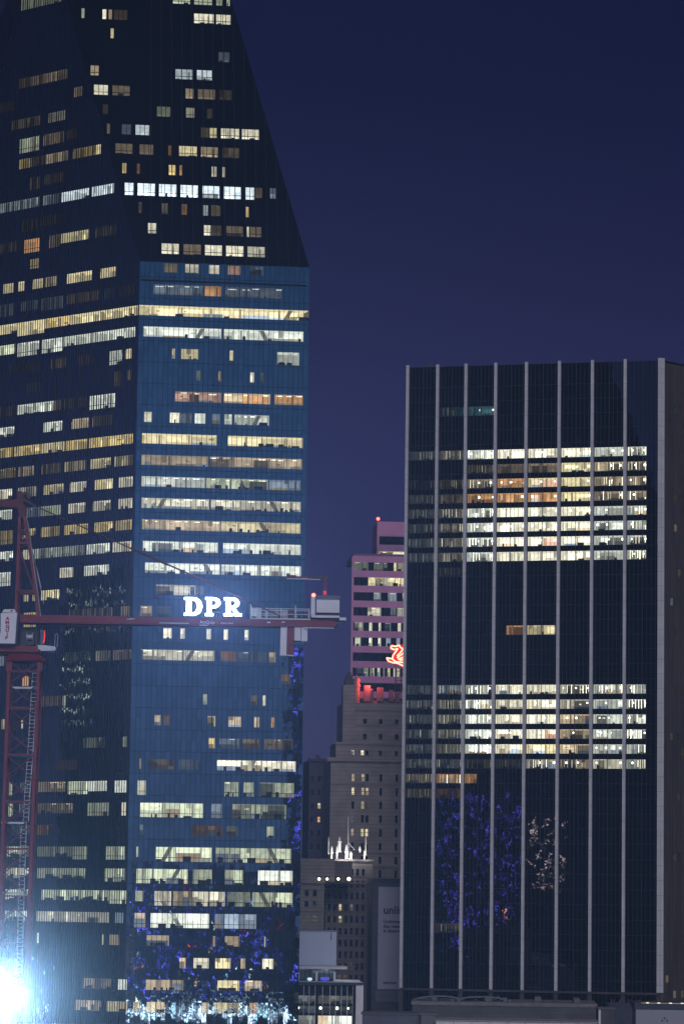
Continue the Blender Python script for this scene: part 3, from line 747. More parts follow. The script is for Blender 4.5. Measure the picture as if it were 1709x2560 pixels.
mb.build('rear_wall', rt)
mb = MB()
for a in (.08, .12, .93): p = RF.p(U1 * a, zr, -3); mb.bar(p, p + Vector((0, 0, 1.3 + 2 * a)), .1, FR2); mb.bar(p + Vector((0, 0, 1)), p + Vector((1.2, 0, 1.5)), .06, FR2)
p = RF.p(U1 * .93, zr, -4); fbox(mb, RF, U1 * .88, U1 * .96, zr, zr + .9, -7, -4, SB)
fbox(mb, SD, 3, 30, zr - .6, zr + .4, -12, -3, paint('rooftop_plant', (.2, .18, .2)))
mb.build('rooftop_equipment', rt)
# lobby under the fins
mb = MB(); LB = paint('lobby_stone', (0.05, 0.045, 0.045), .6, .2)
fbox(mb, RF, -.3, U1, zb - .55, zb - .05, .0, 1.1, LB)
for u in finu: fbox(mb, RF, u - .5, u + .5, 0, zb - .6, 0, .7, LB)
mb.build('lobby_base', rt)

# ================================================================== PINK BANDED BUILDING
def Q(F, x, y): return F.uv(x, y)
YP = 1010.0
P0 = at(878, 1500, YP); PFc = vertical_face(P0, 86)
pk = thing('banded_office_block', 'pink office block with dark ribbon windows behind the neon horse', 'office building', (P0.x, P0.y, 0))
PINK = stone('pink_precast', (0.48, 0.225, 0.40), 4.6, .08)
PGL = mirror_glass('pink_block_glass', (.022, .022, .028), (.006, .006, .009), .008)
X2 = 1060
uR = Q(PFc, X2, 1500)[0]; ztp = Q(PFc, 878, 1391)[1]; rows_y = [1405, 1443, 1480, 1518, 1555.5, 1593, 1631, 1669, 1707]
uw0 = Q(PFc, 883.5, 1500)[0]
rv = [Q(PFc, 890, y)[1] for y in rows_y]; hw = 21 / 8300 * YP; step = (rv[0] - rv[-1]) / 8
rv = [rv[0] - i * step for i in range(26)]
z2 = lambda x: 740 + x / 4.27
segs = {0: [(620, 770, 'green', .22, 'lv'), (830, 975, 'green', .12, 'l'), (1040, 1072, 'gold', .7, ''), (1082, 1156, 'cream', .25, 'l')],
 1: [(770, 930, 'gold', .55, 'lv'), (935, 975, 'cream', .5, ''), (978, 1156, 'gold', .65, 'lv')], 2: [(828, 905, 'cool', .25, 'l'), (980, 1072, 'cool', .3, 'l'), (1136, 1160, 'cool', .5, '')],
 3: [(765, 905, 'cream', .55, 'vl'), (1008, 1065, 'cool', .2, 'l'), (1078, 1150, 'cream', .5, 'v')],
 4: [(625, 665, 'green', .3, 'v'), (670, 715, 'cream', .4, 'v'), (780, 812, 'cream', .7, ''), (882, 905, 'cream', .8, ''), (950, 1010, 'grey', .3, 'v'), (1085, 1118, 'cream', .9, '')],
 5: [(630, 690, 'green', .4, 'v'), (778, 810, 'cream', .9, ''), (876, 904, 'cream', .9, ''), (960, 1010, 'grey', .35, 'l'), (1070, 1110, 'grey', .4, 'l')],
 7: [(640, 720, 'grey', .12, 'v'), (725, 770, 'green', .25, 'v'), (790, 800, 'cream', .6, ''), (812, 835, 'green', .5, ''), (868, 895, 'cream', .8, ''), (930, 945, 'grey', .4, ''), (975, 1002, 'gold', .7, ''), (1040, 1060, 'cream', .7, ''), (1072, 1105, 'cream', .55, 'v')]}
rg = random.Random(8); holes = {}
for i, v in enumerate(rv): holes[i + 1] = [(uw0, uR - .5, hw)]
wall_sorted(PFc, [ztp] + rv + [0], lambda v: 0, lambda v: uR, holes, PINK, pk)
for i, v in enumerate(rv[:10]):
    mb = MB(); cur = uw0
    ss = [(Q(PFc, z2(a), rows_y[min(i, 8)])[0], Q(PFc, z2(b), rows_y[min(i, 8)])[0], t, l, st) for a, b, t, l, st in segs.get(i, [])]
    for a, b, t, l, st in ss:
        mb.poly([PFc.p(cur, v - hw, -.25), PFc.p(a, v - hw, -.25), PFc.p(a, v, -.25), PFc.p(cur, v, -.25)], PGL)
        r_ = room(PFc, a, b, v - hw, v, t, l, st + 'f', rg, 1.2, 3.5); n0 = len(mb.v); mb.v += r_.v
        for f_, mi_ in zip(r_.f, r_.m): mb.f.append(tuple(q + n0 for q in f_)); mb.m.append(mb.mi(r_.mats[mi_]))
        cur = b
    mb.poly([PFc.p(cur, v - hw, -.25), PFc.p(uR - .5, v - hw, -.25), PFc.p(uR - .5, v, -.25), PFc.p(cur, v, -.25)], PGL)
    n_ = int((uR - uw0) / 1.35)
    for j in range(1, n_): u = uw0 + (uR - uw0) * j / n_; fbox(mb, PFc, u - .04, u + .04, v - hw, v, -.2, -.1, FRAME)
    mb.build('window_band', pk)
mb = MB(); bk = Vector((.02, 1, 0)) * 30
a, b, c, d = PFc.p(0, 0), PFc.p(0, ztp), PFc.p(uR, ztp), PFc.p(uR, 0)
mb.poly([a, b, b + bk, a + bk], PINK); mb.poly([d, c, c + bk, d + bk], PINK); mb.poly([a + bk, b + bk, c + bk, d + bk], PINK)
mb.build('side_wall', pk)
mb = MB(); fbox(mb, PFc, .3, uR, ztp - .4, ztp + .25, -29, -.3, PINK); fbox(mb, PFc, .35, uR, ztp + .24, ztp + .95, -28, -.8, paint('roof_edge', (.14, .09, .14)))
mb.build('roof', pk)
# penthouse
mb = MB(); zp = Q(PFc, 950, 1298)[1]; up = Q(PFc, 946, 1340)[0]; w0 = -6
va, vb_ = Q(PFc, 950, 1335)[1], Q(PFc, 950, 1356)[1]; vc, vd = Q(PFc, 950, 1373)[1], Q(PFc, 950, 1382.5)[1]
up1 = Q(PFc, 951.5, 1340)[0]
PH2 = paint('penthouse_side', (0.30, 0.17, 0.30))
for lo, hi, m_ in ((ztp, vd, PINK), (vc, vb_, PH2), (va, zp, PINK)): fbox(mb, PFc, up, uR, lo, hi, -24, w0, m_)
for lo, hi in ((vb_, va), (vd, vc)): fbox(mb, PFc, up, up1, lo, hi, -24, w0, PINK); fbox(mb, PFc, up1, uR, lo, hi, -24, w0 - 3.6, DARK)
mb.build('penthouse', pk)
mb = MB(); mb.poly([PFc.p(up1, vb_, w0 - .2), PFc.p(uR, vb_, w0 - .2), PFc.p(uR, va, w0 - .2), PFc.p(up1, va, w0 - .2)], PGL); mb.build('louvre_band', pk)
FP = Face(PFc.p(0, 0, w0), PFc.U, PFc.V)
room(FP, up1 + .2, up1 + 4.4, vd, vc, 'tan', .55, 'lv', rg, 1.2, 3).build('window_band', pk)
room(FP, up1 + 4.5, uR - 1, vd, vc, 'gold', .95, '', rg, 1.2, 3).build('window_band', pk)
pb = PFc.p(up + .3, zp, w0 - .5); mb = MB(); mb.bar(pb, pb + Vector((0, 0, .6)), .2, FRAME, n=6); mb.ball(pb + Vector((0, 0, .85)), .5, lit('neon', 7, True)); mb.build('beacon', pk)

# ================================================================== OLD STONE HOTEL
def wall_windows(F, u0, u1, v0, v1, cols, rowsv, ww, wh_, m, parent, litmap=None, surround=0.0, seed=1, wallname='wall'):
    """masonry wall with real window openings; cols: u centres, rowsv: top of each window"""
    rr = random.Random(seed); litmap = litmap or {}
    rowsv = [v for v in rowsv if v0 + .5 < v - wh_ and v < v1 - .1]
    lev = [v1] + rowsv + [v0]; holes = {}
    for i, v in enumerate(rowsv): holes[i + 1] = [(c - ww / 2, c + ww / 2, wh_) for c in cols if u0 + .2 < c - ww / 2 and c + ww / 2 < u1 - .2]
    wall_sorted(F, lev, lambda v: u0, lambda v: u1, holes, m, parent).name = wallname
    for i, v in enumerate(rowsv):
        for j, c in enumerate(cols):
            if not (u0 + .2 < c - ww / 2 and c + ww / 2 < u1 - .2): continue
            a, b, mb = c - ww / 2, c + ww / 2, MB()
            q = litmap.get((i, j))
            if q: r_ = room(F, a, b, v - wh_, v, q[0], q[1], 'v', rr, .6, 2.2); mb = r_
            else:
                for s_ in ((a, a), (b, b)): mb.poly([F.p(s_[0], v - wh_), F.p(s_[0], v - wh_, -.4), F.p(s_[0], v, -.4), F.p(s_[0], v)], m)
                mb.poly([F.p(a, v), F.p(b, v), F.p(b, v, -.4), F.p(a, v, -.4)], m)
                mb.poly([F.p(a, v - wh_, -.4), F.p(b, v - wh_, -.4), F.p(b, v, -.4), F.p(a, v, -.4)], PGL)
            fbox(mb, F, a, b, v - wh_ * .52, v - wh_ * .46, -.3, -.15, FRAME)
            fbox(mb, F, a - .15, b + .15, v - wh_ - .2, v - wh_ - .003, -.05, .14, m)
            mb.build('window', parent)
LIME = stone('old_limestone', (0.30, 0.255, 0.245), 1.1, .18)
YM = 905.0
Pm = at(825, 2000, YM); MF = vertical_face(Pm, 86)
mg = thing('stone_hotel', 'stepped old limestone hotel tower beneath the red neon horse sign', 'hotel', (Pm.x, Pm.y, 0))
px = YM / 8300                                  # metres per photo pixel here
Um = lambda x, y=2000: Q(MF, x, y)[0]
Vm = lambda y, x=900: Q(MF, x, y)[1]
cols = [Um(x, 2050) for x in (881, 905.5, 916.5, 950.5, 990, 1030)]
rws = [Vm(1935 + 34.3 * i) for i in range(18)]
lm = {(0, 0): ('tan', .35), (0, 1): ('gold', .5), (1, 0): ('gold', .7), (1, 1): ('tan', .6), (1, 2): ('tan', .45), (2, 1): ('gold', .5), (2, 2): ('tan', .12), (3, 0): ('grey', .12), (4, 0): ('tan', .3), (4, 1): ('gold', .9), (4, 2): ('gold', .7)}
wall_windows(MF, 0, Um(1050), 0, Vm(1900), cols, rws, .72, 2.0, LIME, mg, lm)
def ledge(F, u0, u1, v, h, pr, m, parent, name='cornice'):
    mb = MB(); fbox(mb, F, u0, u1, v - h, v, -.1, pr, m)
    n_ = int((u1 - u0) / .9)
    for j in range(n_): fbox(mb, F, u0 + j * .9 + .2, u0 + j * .9 + .55, v - h - .35, v - h - .003, -.1, pr * .6, m)
    return mb.build(name, parent)
ledge(MF, -1.0, Um(1050), Vm(1900) + .6, 1.0, .9, LIME, mg)
ledge(MF, 0.0, Um(1050), Vm(1957), .45, .35, LIME, mg)
ledge(MF, 0.0, Um(1050), Vm(2128), .5, .5, LIME, mg)
ledge(MF, 0.0, Um(1050), Vm(2162), .5, .5, LIME, mg)
F2 = Face(MF.p(0, 0, -2.2), MF.U, MF.V); F3 = Face(MF.p(0, 0, -4.5), MF.U, MF.V)
Vx = lambda F, y: Q(F, 900, y)[1]
wall_windows(F2, Q(F2, 839, 1880)[0], Q(F2, 1050, 1880)[0], Vm(1900), Vx(F2, 1857), [Q(F2, x, 1880)[0] for x in (881, 905.5, 917, 950.5, 990, 1030)], [Vx(F2, 1876)], .8, 1.3, LIME, mg, {(0, 0): ('cream', .9), (0, 1): ('cream', 1.1)}, seed=2)
ledge(F2, Q(F2, 837, 1857)[0], Q(F2, 1050, 1857)[0], Vx(F2, 1856), .6, .5, LIME, mg)
wall_windows(F3, Q(F3, 857, 1800)[0], Q(F3, 1050, 1800)[0], Vx(F2, 1858), Vx(F3, 1757), [Q(F3, x, 1820)[0] for x in (912, 951, 991, 1031)], [Vx(F3, 1797), Vx(F3, 1834)], 1.0, 1.5, LIME, mg, seed=3)
for y in (1771, 1809): ledge(F3, Q(F3, 886, y)[0], Q(F3, 1050, y)[0], Vx(F3, y), .45, .35, LIME, mg)
mb = MB(); fbox(mb, F3, Q(F3, 857, 1740)[0], Q(F3, 885.5, 1740)[0], Vx(F2, 1858), Vx(F3, 1713), -6, .25, LIME)
t0, t1 = Q(F3, 863, 1700)[0], Q(F3, 884, 1700)[0]
TOPM = paint('turret_copper', (.06, .06, .075), .6)
fbox(mb, F3, t0, t1, Vx(F3, 1713), Vx(F3, 1697), -4.5, -.3, TOPM); fbox(mb, F3, t0 + .3, t1 - .3, Vx(F3, 1697), Vx(F3, 1688), -4, -.8, TOPM)
fbox(mb, F3, t0 + .7, t1 - .6, Vx(F3, 1688), Vx(F3, 1680), -3.5, -1.3, TOPM)
mb.build('corner_pier', mg)
mb = MB(); c = F3.p(Q(F3, 893, 1730)[0], Vx(F3, 1757), -2.5)
hh = Vx(F3, 1690) - Vx(F3, 1757)
mb.lathe(c, [(.85, 0), (.8, hh * .62), (1.0, hh * .64), (1.0, hh * .68), (.74, hh * .72), (.74, hh * .84), (.9, hh * .86), (.7, hh * .93), (.35, hh * .98), (.12, hh * 1.0), (.12, hh * 1.06)], LIME, 12); mb.build('turret', mg)
# roof clutter and railings
mb = MB(); RG_ = paint('roof_plant_metal', (.16, .14, .16), .6, .2)
for a, b, yt, yb in ((899, 910, 1728, 1745), (911, 927, 1712, 1752), (945, 960, 1716, 1750), (975, 985, 1722, 1750), (990, 1000, 1728, 1752)):
    fbox(mb, F3, Q(F3, a, 1740)[0], Q(F3, b, 1740)[0], Vx(F3, yb), Vx(F3, yt), -5, -2.5, RG_)
fbox(mb, F3, Q(F3, 887, 1740)[0], Q(F3, 1040, 1740)[0], Vx(F3, 1757), Vx(F3, 1748), -6, -5.5, RG_)
mb.lathe(F3.p(Q(F3, 930, 1740)[0], Vx(F3, 1757), -1.8), [(.4, 0), (.4, 3.6), (.25, 4)], RG_, 8)
for y in (1744, 1748, 1752): a = F3.p(Q(F3, 890, y)[0], Vx(F3, y), -.3); b = F3.p(Q(F3, 1040, y)[0], Vx(F3, y), -.3); mb.bar(a, b, .09, RG_)
for x in range(890, 1040, 9): a = F3.p(Q(F3, x, 1750)[0], Vx(F3, 1757), -.3); mb.bar(a, a + Vector((0, 0, 1.5)), .09, RG_)
mb.bar(F3.p(Q(F3, 925, 1750)[0], Vx(F3, 1750), -1), F3.p(Q(F3, 1000, 1750)[0], Vx(F3, 1738), -1), .16, RG_)
mb.build('roof_plant', mg)
mb = MB(); bk = Vector((-.08, 1, 0)) * 26
for F, u0, u1, lo, hi in ((MF, 0, Um(1050), 0, Vm(1900)), (F2, Q(F2, 839, 1880)[0], Q(F2, 1050, 1880)[0], Vm(1900), Vx(F2, 1857)), (F3, Q(F3, 857, 1800)[0], Q(F3, 1050, 1800)[0], Vx(F2, 1858), Vx(F3, 1757))):
    a, b, c, d = F.p(u0, lo), F.p(u0, hi), F.p(u1, hi), F.p(u1, lo); bb = bk if F is MF else bk * .8
    mb.poly([a, b, b + bb, a + bb], LIME); mb.poly([d, c, c + bb, d + bb], LIME); mb.poly([b, c, c + bb, b + bb], LIME); mb.poly([a + bb, b + bb, c + bb, d + bb], LIME)
mb.build('rear_wall', mg)

# the neon horse on its frame
PN = F3.p(0, 0, -1.2); NF = Face(PN, F3.U, F3.V)
zq = lambda x, y: (740 + x / 4.27, 1270 + y / 4.27)
def nz_(pts): return [NF.p(*Q(NF, *zq(*p))) for p in pts]
ps = thing('neon_sign', 'glowing red neon winged horse emblem on the old hotel roof', 'neon sign', NF.p(Q(NF, 985, 1640)[0], Vx(F3, 1757)))
NE = lit('neon', 14, True); NM = lit('neon', .5)
mb = MB()
strokes = [[(1010, 1500), (1018, 1470), (1060, 1478), (1098, 1466), (1112, 1490), (1150, 1510), (1210, 1540), (1290, 1560), (1360, 1600)],      # crest and back
 [(1012, 1500), (1050, 1512), (1085, 1500), (1062, 1535), (1035, 1570), (1025, 1610)],                                     # jaw, throat, chest
 [(1025, 1610), (965, 1600), (985, 1635), (1030, 1650), (1080, 1655), (1130, 1680), (1160, 1700)],                          # foreleg
 [(1075, 1580), (1110, 1545), (1150, 1490), (1200, 1430), (1260, 1400)], [(1075, 1600), (1130, 1560), (1200, 1480), (1270, 1430)],  # wing
 [(1085, 1615), (1150, 1590), (1220, 1520), (1280, 1470)], [(1100, 1625), (1160, 1615), (1240, 1570)],
 [(1025, 1610), (1060, 1640), (1150, 1650), (1240, 1650), (1340, 1620)],
 [(1340, 1620), (1400, 1640), (1420, 1700), (1390, 1720)], [(1320, 1610), (1360, 1660), (1340, 1730)]]
for st in strokes: mb.path(nz_(st), .36, NE, 6)
mb.build('neon_tube', ps)
mb = MB(); F_ = paint('sign_frame', (.05, .04, .05), .6)
q = nz_([(1010, 1480), (1080, 1470), (1260, 1400), (1360, 1590), (1420, 1700), (1160, 1700), (1000, 1640), (965, 1600), (1020, 1600), (1060, 1530)])
RP = paint('sign_red_panel', (.30, .02, .02), .5)
mb.prism([Q(NF, *zq(*p)) for p in ((1012, 1482), (1098, 1470), (1260, 1405), (1350, 1600), (1400, 1690), (1160, 1695), (985, 1630), (970, 1602), (1022, 1605), (1078, 1508))], NF.p(0, 0, -.3), NF.U, NF.V, NF.N, .15, RP)
mb.build('sign_panel', ps)
mb = MB()
for x in (1060, 1120, 1200, 1290, 1380):
    a, b = nz_([(x, 2060), (x, 1600)]); mb.bar(a - NF.N * .7, b - NF.N * .7, .22, F_)
for y in (1660, 1740, 1840, 1960): a, b = nz_([(1060, y), (1380, y)]); mb.bar(a - NF.N * .7, b - NF.N * .7, .16, F_)
for y0_, y1_ in ((1660, 1840), (1840, 2050)):
    for xa, xb in ((1060, 1200), (1200, 1060), (1200, 1380), (1380, 1200)): a, b = nz_([(xa, y0_), (xb, y1_)]); mb.bar(a - NF.N * .7, b - NF.N * .7, .12, F_)
mb.build('support_frame', ps)
l = bpy.data.lights.new('neon_spill', 'POINT'); l.energy = 3600; l.color = (1, .07, .045); l.shadow_soft_size = .6
lo = bpy.data.objects.new('neon_spill', l); COL.objects.link(lo); lo.parent = ps; lo.location = F3.p(Q(F3, 926, 1706)[0], Vx(F3, 1704), -1.5) - ps.location

# ================================================================== slim dark block left of the hotel
DK = stone('dark_brick', (0.07, 0.058, 0.085), 1.0, .2)
Pd = at(772, 2000, 930); DFc = vertical_face(Pd, 86)
db = thing('slim_brick_block', 'dark slim brick block between the glass skyscraper and the stone hotel', 'building', (Pd.x, Pd.y, 0))
du = lambda x, y=2000: Q(DFc, x, y)[0]
dv = lambda y: Q(DFc, 800, y)[1]
wall_windows(DFc, 0, du(850), 0, dv(1900), [du(x) for x in (780, 797.5, 816.5, 835)], [dv(1940 + 34 * i) for i in range(12)], .75, 1.5, DK, db,
  {(2, 1): ('gold', .9), (2, 2): ('gold', .8), (3, 1): ('orange', .4), (3, 2): ('green', .6)}, seed=4)
ledge(DFc, -.6, du(850), dv(1900) + .4, .8, .6, DK, db)
mb = MB(); bk = Vector((-.1, 1, 0)) * 20; a, b, c, d = DFc.p(0, 0), DFc.p(0, dv(1900)), DFc.p(du(850), dv(1900)), DFc.p(du(850), 0)
mb.poly([a, b, b + bk, a + bk], DK); mb.poly([b, c, c + bk, b + bk], DK); mb.poly([a + bk, b + bk, c + bk, d + bk], DK); mb.build('rear_wall', db)
mb = MB(); p = DFc.p(du(795), dv(1897), -4); mb.bar(p, p + Vector((0, 0, 1.2)), 1.2, DK); mb.build('chimney', db)

# ================================================================== tan block with the floodlit finials
TAN = stone('tan_terracotta', (0.21, 0.19, 0.165), .9, .15)
TAN2 = stone('brown_terracotta', (0.125, 0.108, 0.105), .9, .18)
YG = 868.0
Pg = at(812, 2300, YG); GFc = vertical_face(Pg, 87)
gb = thing('terracotta_tower', 'brown terracotta tower crowned by white floodlit finials', 'building', (Pg.x, Pg.y, 0))
gu = lambda x, y=2300: Q(GFc, x, y)[0]
gv = lambda y: Q(GFc, 860, y)[1]
gc = [gu(x) for x in (822, 836, 850, 864, 878, 892, 906)]
wall_windows(GFc, 0, gu(930), 0, gv(2150), gc, [gv(2172 + 29.5 * i) for i in range(13)], .72, 1.7, TAN2, gb, {(3, 2): ('tan', .4), (3, 4): ('grey', .25), (4, 2): ('gold', .55), (9, 2): ('orange', .2), (9, 3): ('orange', .2), (8, 4): ('tan', .15)}, seed=5)
mb = MB()
for x in (815, 829, 843, 857, 871, 885, 899, 913, 927): fbox(mb, GFc, gu(x) - .18, gu(x) + .18, 0, gv(2207), 0, .4, TAN2)
mb.build('piers', gb)
ledge(GFc, -.3, gu(932), gv(2205), .5, .6, TAN2, gb); ledge(GFc, -.3, gu(932), gv(2148), .5, .4, TAN2, gb)
mb = MB(); bk = Vector((-.1, 1, 0)) * 18; a, b, c, d = GFc.p(0, 0), GFc.p(0, gv(2150)), GFc.p(gu(930), gv(2150)), GFc.p(gu(930), 0)
mb.poly([a, b, b + bk, a + bk], TAN2); mb.poly([d, c, c + bk, d + bk], TAN2); mb.poly([b, c, c + bk, b + bk], TAN2); mb.build('rear_wall', gb)
WT = paint('white_terracotta', (.8, .79, .75), .6, .08)
zc = lambda x, y: (740 + x / 7.84, 2080 + y / 7.84)
def finial(x, yt, yb, wpx, kind, wofs):
    """kind 0: slender pinnacle, 1: broad turret, 2: stacked bud finial"""
    u, vt = Q(GFc, *zc(x, yt)); vb_ = Q(GFc, *zc(x, yb))[1]; H = vt - vb_; c = GFc.p(u, vb_, wofs); w_ = wpx / 7.84 * YG / 8300 / 2
    mb = MB()
    if kind == 0: pr = [(w_, 0), (w_, .05 * H), (w_ * .55, .1 * H), (w_ * .55, .62 * H), (w_ * .9, .66 * H), (w_ * .5, .72 * H), (w_ * .6, .82 * H), (w_ * .25, .87 * H), (w_ * .45, .93 * H), (0.02, H)]
    elif kind == 1: pr = [(w_ * 1.2, 0), (w_ * 1.2, .04 * H), (w_ * .85, .08 * H), (w_ * .8, .60 * H), (w_ * 1.05, .66 * H), (w_ * 1.05, .69 * H), (w_ * .4, .72 * H), (w_ * .6, .80 * H), (w_ * .2, .87 * H), (w_ * .4, .93 * H), (.02, H)]
    else: pr = [(w_ * .5, 0), (w_ * .5, .4 * H), (w_ * 1.1, .43 * H), (w_ * 1.1, .5 * H), (w_ * .4, .55 * H), (w_ * .9, .62 * H), (w_ * .35, .7 * H), (w_ * .75, .78 * H), (w_ * .3, .86 * H), (w_ * .5, .92 * H), (.02, H)]
    mb.lathe(c, pr, WT, 10); mb.build('finial', gb); return c
fl = [(645, 85, 430, 34, 0, -2.2), (862, 85, 395, 78, 1, -2.5), (1378, 90, 450, 44, 0, -2.4), (700, 275, 525, 54, 2, -.4), (803, 275, 525, 44, 2, -.4), (985, 240, 525, 60, 2, -.4), (1078, 380, 530, 62, 1, -.6), (1252, 280, 400, 50, 2, -.6), (1340, 360, 535, 40, 2, -.4)]
spots = []
for q in fl: spots.append(finial(*q))
mb = MB(); a = GFc.p(*Q(GFc, *zc(1026, 330)), -1.0); b = GFc.p(*Q(GFc, *zc(1024, -300)), -1.0); mb.bar(GFc.p(Q(GFc, *zc(1026, 330))[0], gv(2150), -1), b, .16, WT, n=6)
mb.bar(GFc.p(*Q(GFc, *zc(1030, 215)), -1), GFc.p(*Q(GFc, *zc(1150, 350)), -1), .12, WT, n=6); mb.build('flagpole', gb)
for i, (x, e) in enumerate(((700, 260), (862, 520), (985, 330), (1075, 330), (1360, 420))):
    l = bpy.data.lights.new('finial_spot', 'POINT'); l.energy = e; l.color = (1, .98, .92); l.shadow_soft_size = .25
    lo = bpy.data.objects.new('finial_spot', l); COL.objects.link(lo); lo.location = GFc.p(Q(GFc, *zc(x, 480))[0], Q(GFc, *zc(x, 470))[1], 1.5); lo.parent = gb; lo.location = Vector(lo.location) - gb.location
# tan neighbour in front
Pt = at(752, 2250, 852); TF = vertical_face(Pt, 87)
tb = thing('tan_corner_block', 'tan corner block with four bright lamps along its cornice', 'building', (Pt.x, Pt.y, 0))
tu = lambda x, y=2250: Q(TF, x, y)[0]
tv = lambda y: Q(TF, 780, y)[1]
wall_windows(TF, tu(744), tu(810), 0, tv(2204), [tu(x) for x in (748, 766, 786.5)], [tv(y) for y in (2225, 2252, 2288, 2330)], .95, 1.55, TAN, tb, {(2, 1): ('orange', .45), (2, 2): ('gold', .75), (1, 2): ('blue', .04), (3, 1): ('tan', .2)}, seed=6)
mb = MB(); fbox(mb, TF, tu(744), tu(836), tv(2203.5), tv(2146), -9, -1.2, TAN); fbox(mb, TF, tu(836), tu(880), tv(2204), tv(2152), -9, -2.5, TAN2); mb.build('attic_wall', tb)
ledge(TF, tu(744), tu(812), tv(2203), .6, .7, TAN, tb); ledge(TF, tu(744), tu(812), tv(2220), .3, .3, TAN, tb); ledge(TF, tu(744), tu(812), tv(2275), .35, .35, TAN, tb)
mb = MB(); fbox(mb, TF, tu(800.5), tu(808.5), 0, tv(2206), 0, .3, TAN)
for x in (756, 772, 790): fbox(mb, TF, tu(x) - .25, tu(x) + .25, tv(2204), tv(2193), -1.0, -.6, TAN)
mb.build('piers', tb)
mb = MB(); fbox(mb, TF, tu(744), tu(809), 0, tv(2205), -14, -.5, TAN); mb.build('rear_wall', tb)
for x, r_ in ((797, .40), (817, .36), (844.7, .38), (871, .5)):
    mb = MB(); c = TF.p(tu(x, 2197), Q(TF, x, 2197.5)[1], .9)
    mb.ball(c, r_, lit('cream', 2.6, True), 10, 7); fbox(mb, TF, tu(x) - .6, tu(x) + .6, c.z + r_ + .02, c.z + r_ + .22, -2.4, 1.4, FRAME)
    mb.bar(c + Vector((0, 0, r_ + .2)), TF.p(tu(x), c.z + r_ + .1, -1.2), .12, FRAME); mb.build('wall_lamp', tb)

# ================================================================== wall with the tall banner
Pb = at(930, 2300, 850); BF = vertical_face(Pb, 87)
bb = thing('banner_building', 'plain dark building carrying the tall grey banner', 'building', (Pb.x, Pb.y, 0))
bu = lambda x, y=2300: Q(BF, x, y)[0]
bv = lambda y: Q(BF, 960, y)[1]
mb = MB(); BW = stone('dark_render', (.075, .072, .085), 3, .15); fbox(mb, BF, 0, bu(1060), 0, bv(2205), -20, 0, BW); mb.build('wall', bb)
mb = MB(); fbox(mb, BF, -.2, bu(1060), bv(2207), bv(2196), -20, .25, paint('parapet_dark', (.04, .04, .05))); mb.build('parapet', bb)
mb = MB(); fbox(mb, BF, bu(940), bu(1060), bv(2505), bv(2476), .02, .5, stone('base_stone', (.14, .13, .14), 2)); mb.build('base_course', bb)
mb = MB(); fbox(mb, BF, bu(932.5), bu(938), 4, bv(2215), 0, .35, BW); fbox(mb, BF, bu(928), bu(936), bv(2436), bv(2430), 0, .5, BW); mb.build('pilaster', bb)
bn = thing('banner', 'tall grey advertising banner printed with dark lettering, half hidden by the finned tower', 'banner', BF.p(bu(975), bv(2473), .3))
BC = paint('banner_cloth', (.37, .375, .48), .8, .05, .2)
mb = MB(); fbox(mb, BF, bu(944.5), bu(1052), bv(2473), bv(2217), .22, .3, BC); mb.build('cloth', bn)
mb = MB(); m_ = paint('rope_metal', (.2, .2, .22))
for y in (2217, 2473): mb.bar(BF.p(bu(943), bv(y), .3), BF.p(bu(1053), bv(y), .3), .14, m_)
mb.build('rail', bn)
INK = paint('banner_ink', (.03, .03, .04), .8, .05)
O_ = lambda x, y: BF.p(*Q(BF, x, y), .31)
k_ = 850 / 8300
lettering('unlimited', 27 * k_, O_(957.5, 2284), BF.U, BF.V, BF.N, INK, bn, 'headline', .02, .98, .07)
for i, t_ in enumerate(('Unlimited on', 'the network', 'it deserves.')): lettering(t_, 12.5 * k_, O_(957.5, 2308 + i * 11.5), BF.U, BF.V, BF.N, INK, bn, 'small_print', .02, .95, .035)
lettering('verizon', 11 * k_, O_(957, 2460), BF.U, BF.V, BF.N, INK, bn, 'brand_line', .02, 1.0, .03)
# ================================================================== LOW WHITE PAVILION AND ROOFTOP BOX
WHITE = paint('white_paint', (.62, .63, .66), .5, .08, .4)
GREYW = paint('pale_metal_cladding', (.42, .50, .60), .5, .06, .15, streak=True)
YV = 690.0
Pv = at(752, 2450, YV); VF = vertical_face(Pv, 88)
pv = thing('glass_pavilion', 'white framed glass pavilion with lit interior and arched upper storey', 'pavilion', (Pv.x, Pv.y, 0))
vu = lambda x, y=2450: Q(VF, x, y)[0]
vv = lambda y: Q(VF, 800, y)[1]
xl = vu(700)
mb = MB(); fbox(mb, VF, xl, vu(905), vv(2461), vv(2455.5), -22, .8, paint('dark_fascia', (.05, .055, .065))); fbox(mb, VF, xl, vu(906), vv(2455.4), vv(2454), -22, 1.0, GREYW); mb.build('roof', pv)
mb = MB(); fbox(mb, VF, vu(889.5), vu(908), 0, vv(2461.5), -20, .5, WHITE); mb.build('end_pier', pv)
mb = MB(); fbox(mb, VF, vu(790), vu(796), 0, vv(2462), -.4, .2, FRAME); fbox(mb, VF, vu(882), vu(889), 0, vv(2462), -.4, .2, FRAME)
for y in (2486, 2512, 2536): fbox(mb, VF, xl, vu(889), vv(y) - .25, vv(y) + .25, -.5, .02, FRAME)
mb.build('frame', pv)
mb = MB()
for x in (716, 730, 744, 759.5, 773, 788, 806.5, 825, 839, 853.5, 868, 882): fbox(mb, VF, vu(x) - .05, vu(x) + .05, 0, vv(2464), -.1, .2, WHITE)
mb.build('mullion', pv)
rg = random.Random(21)
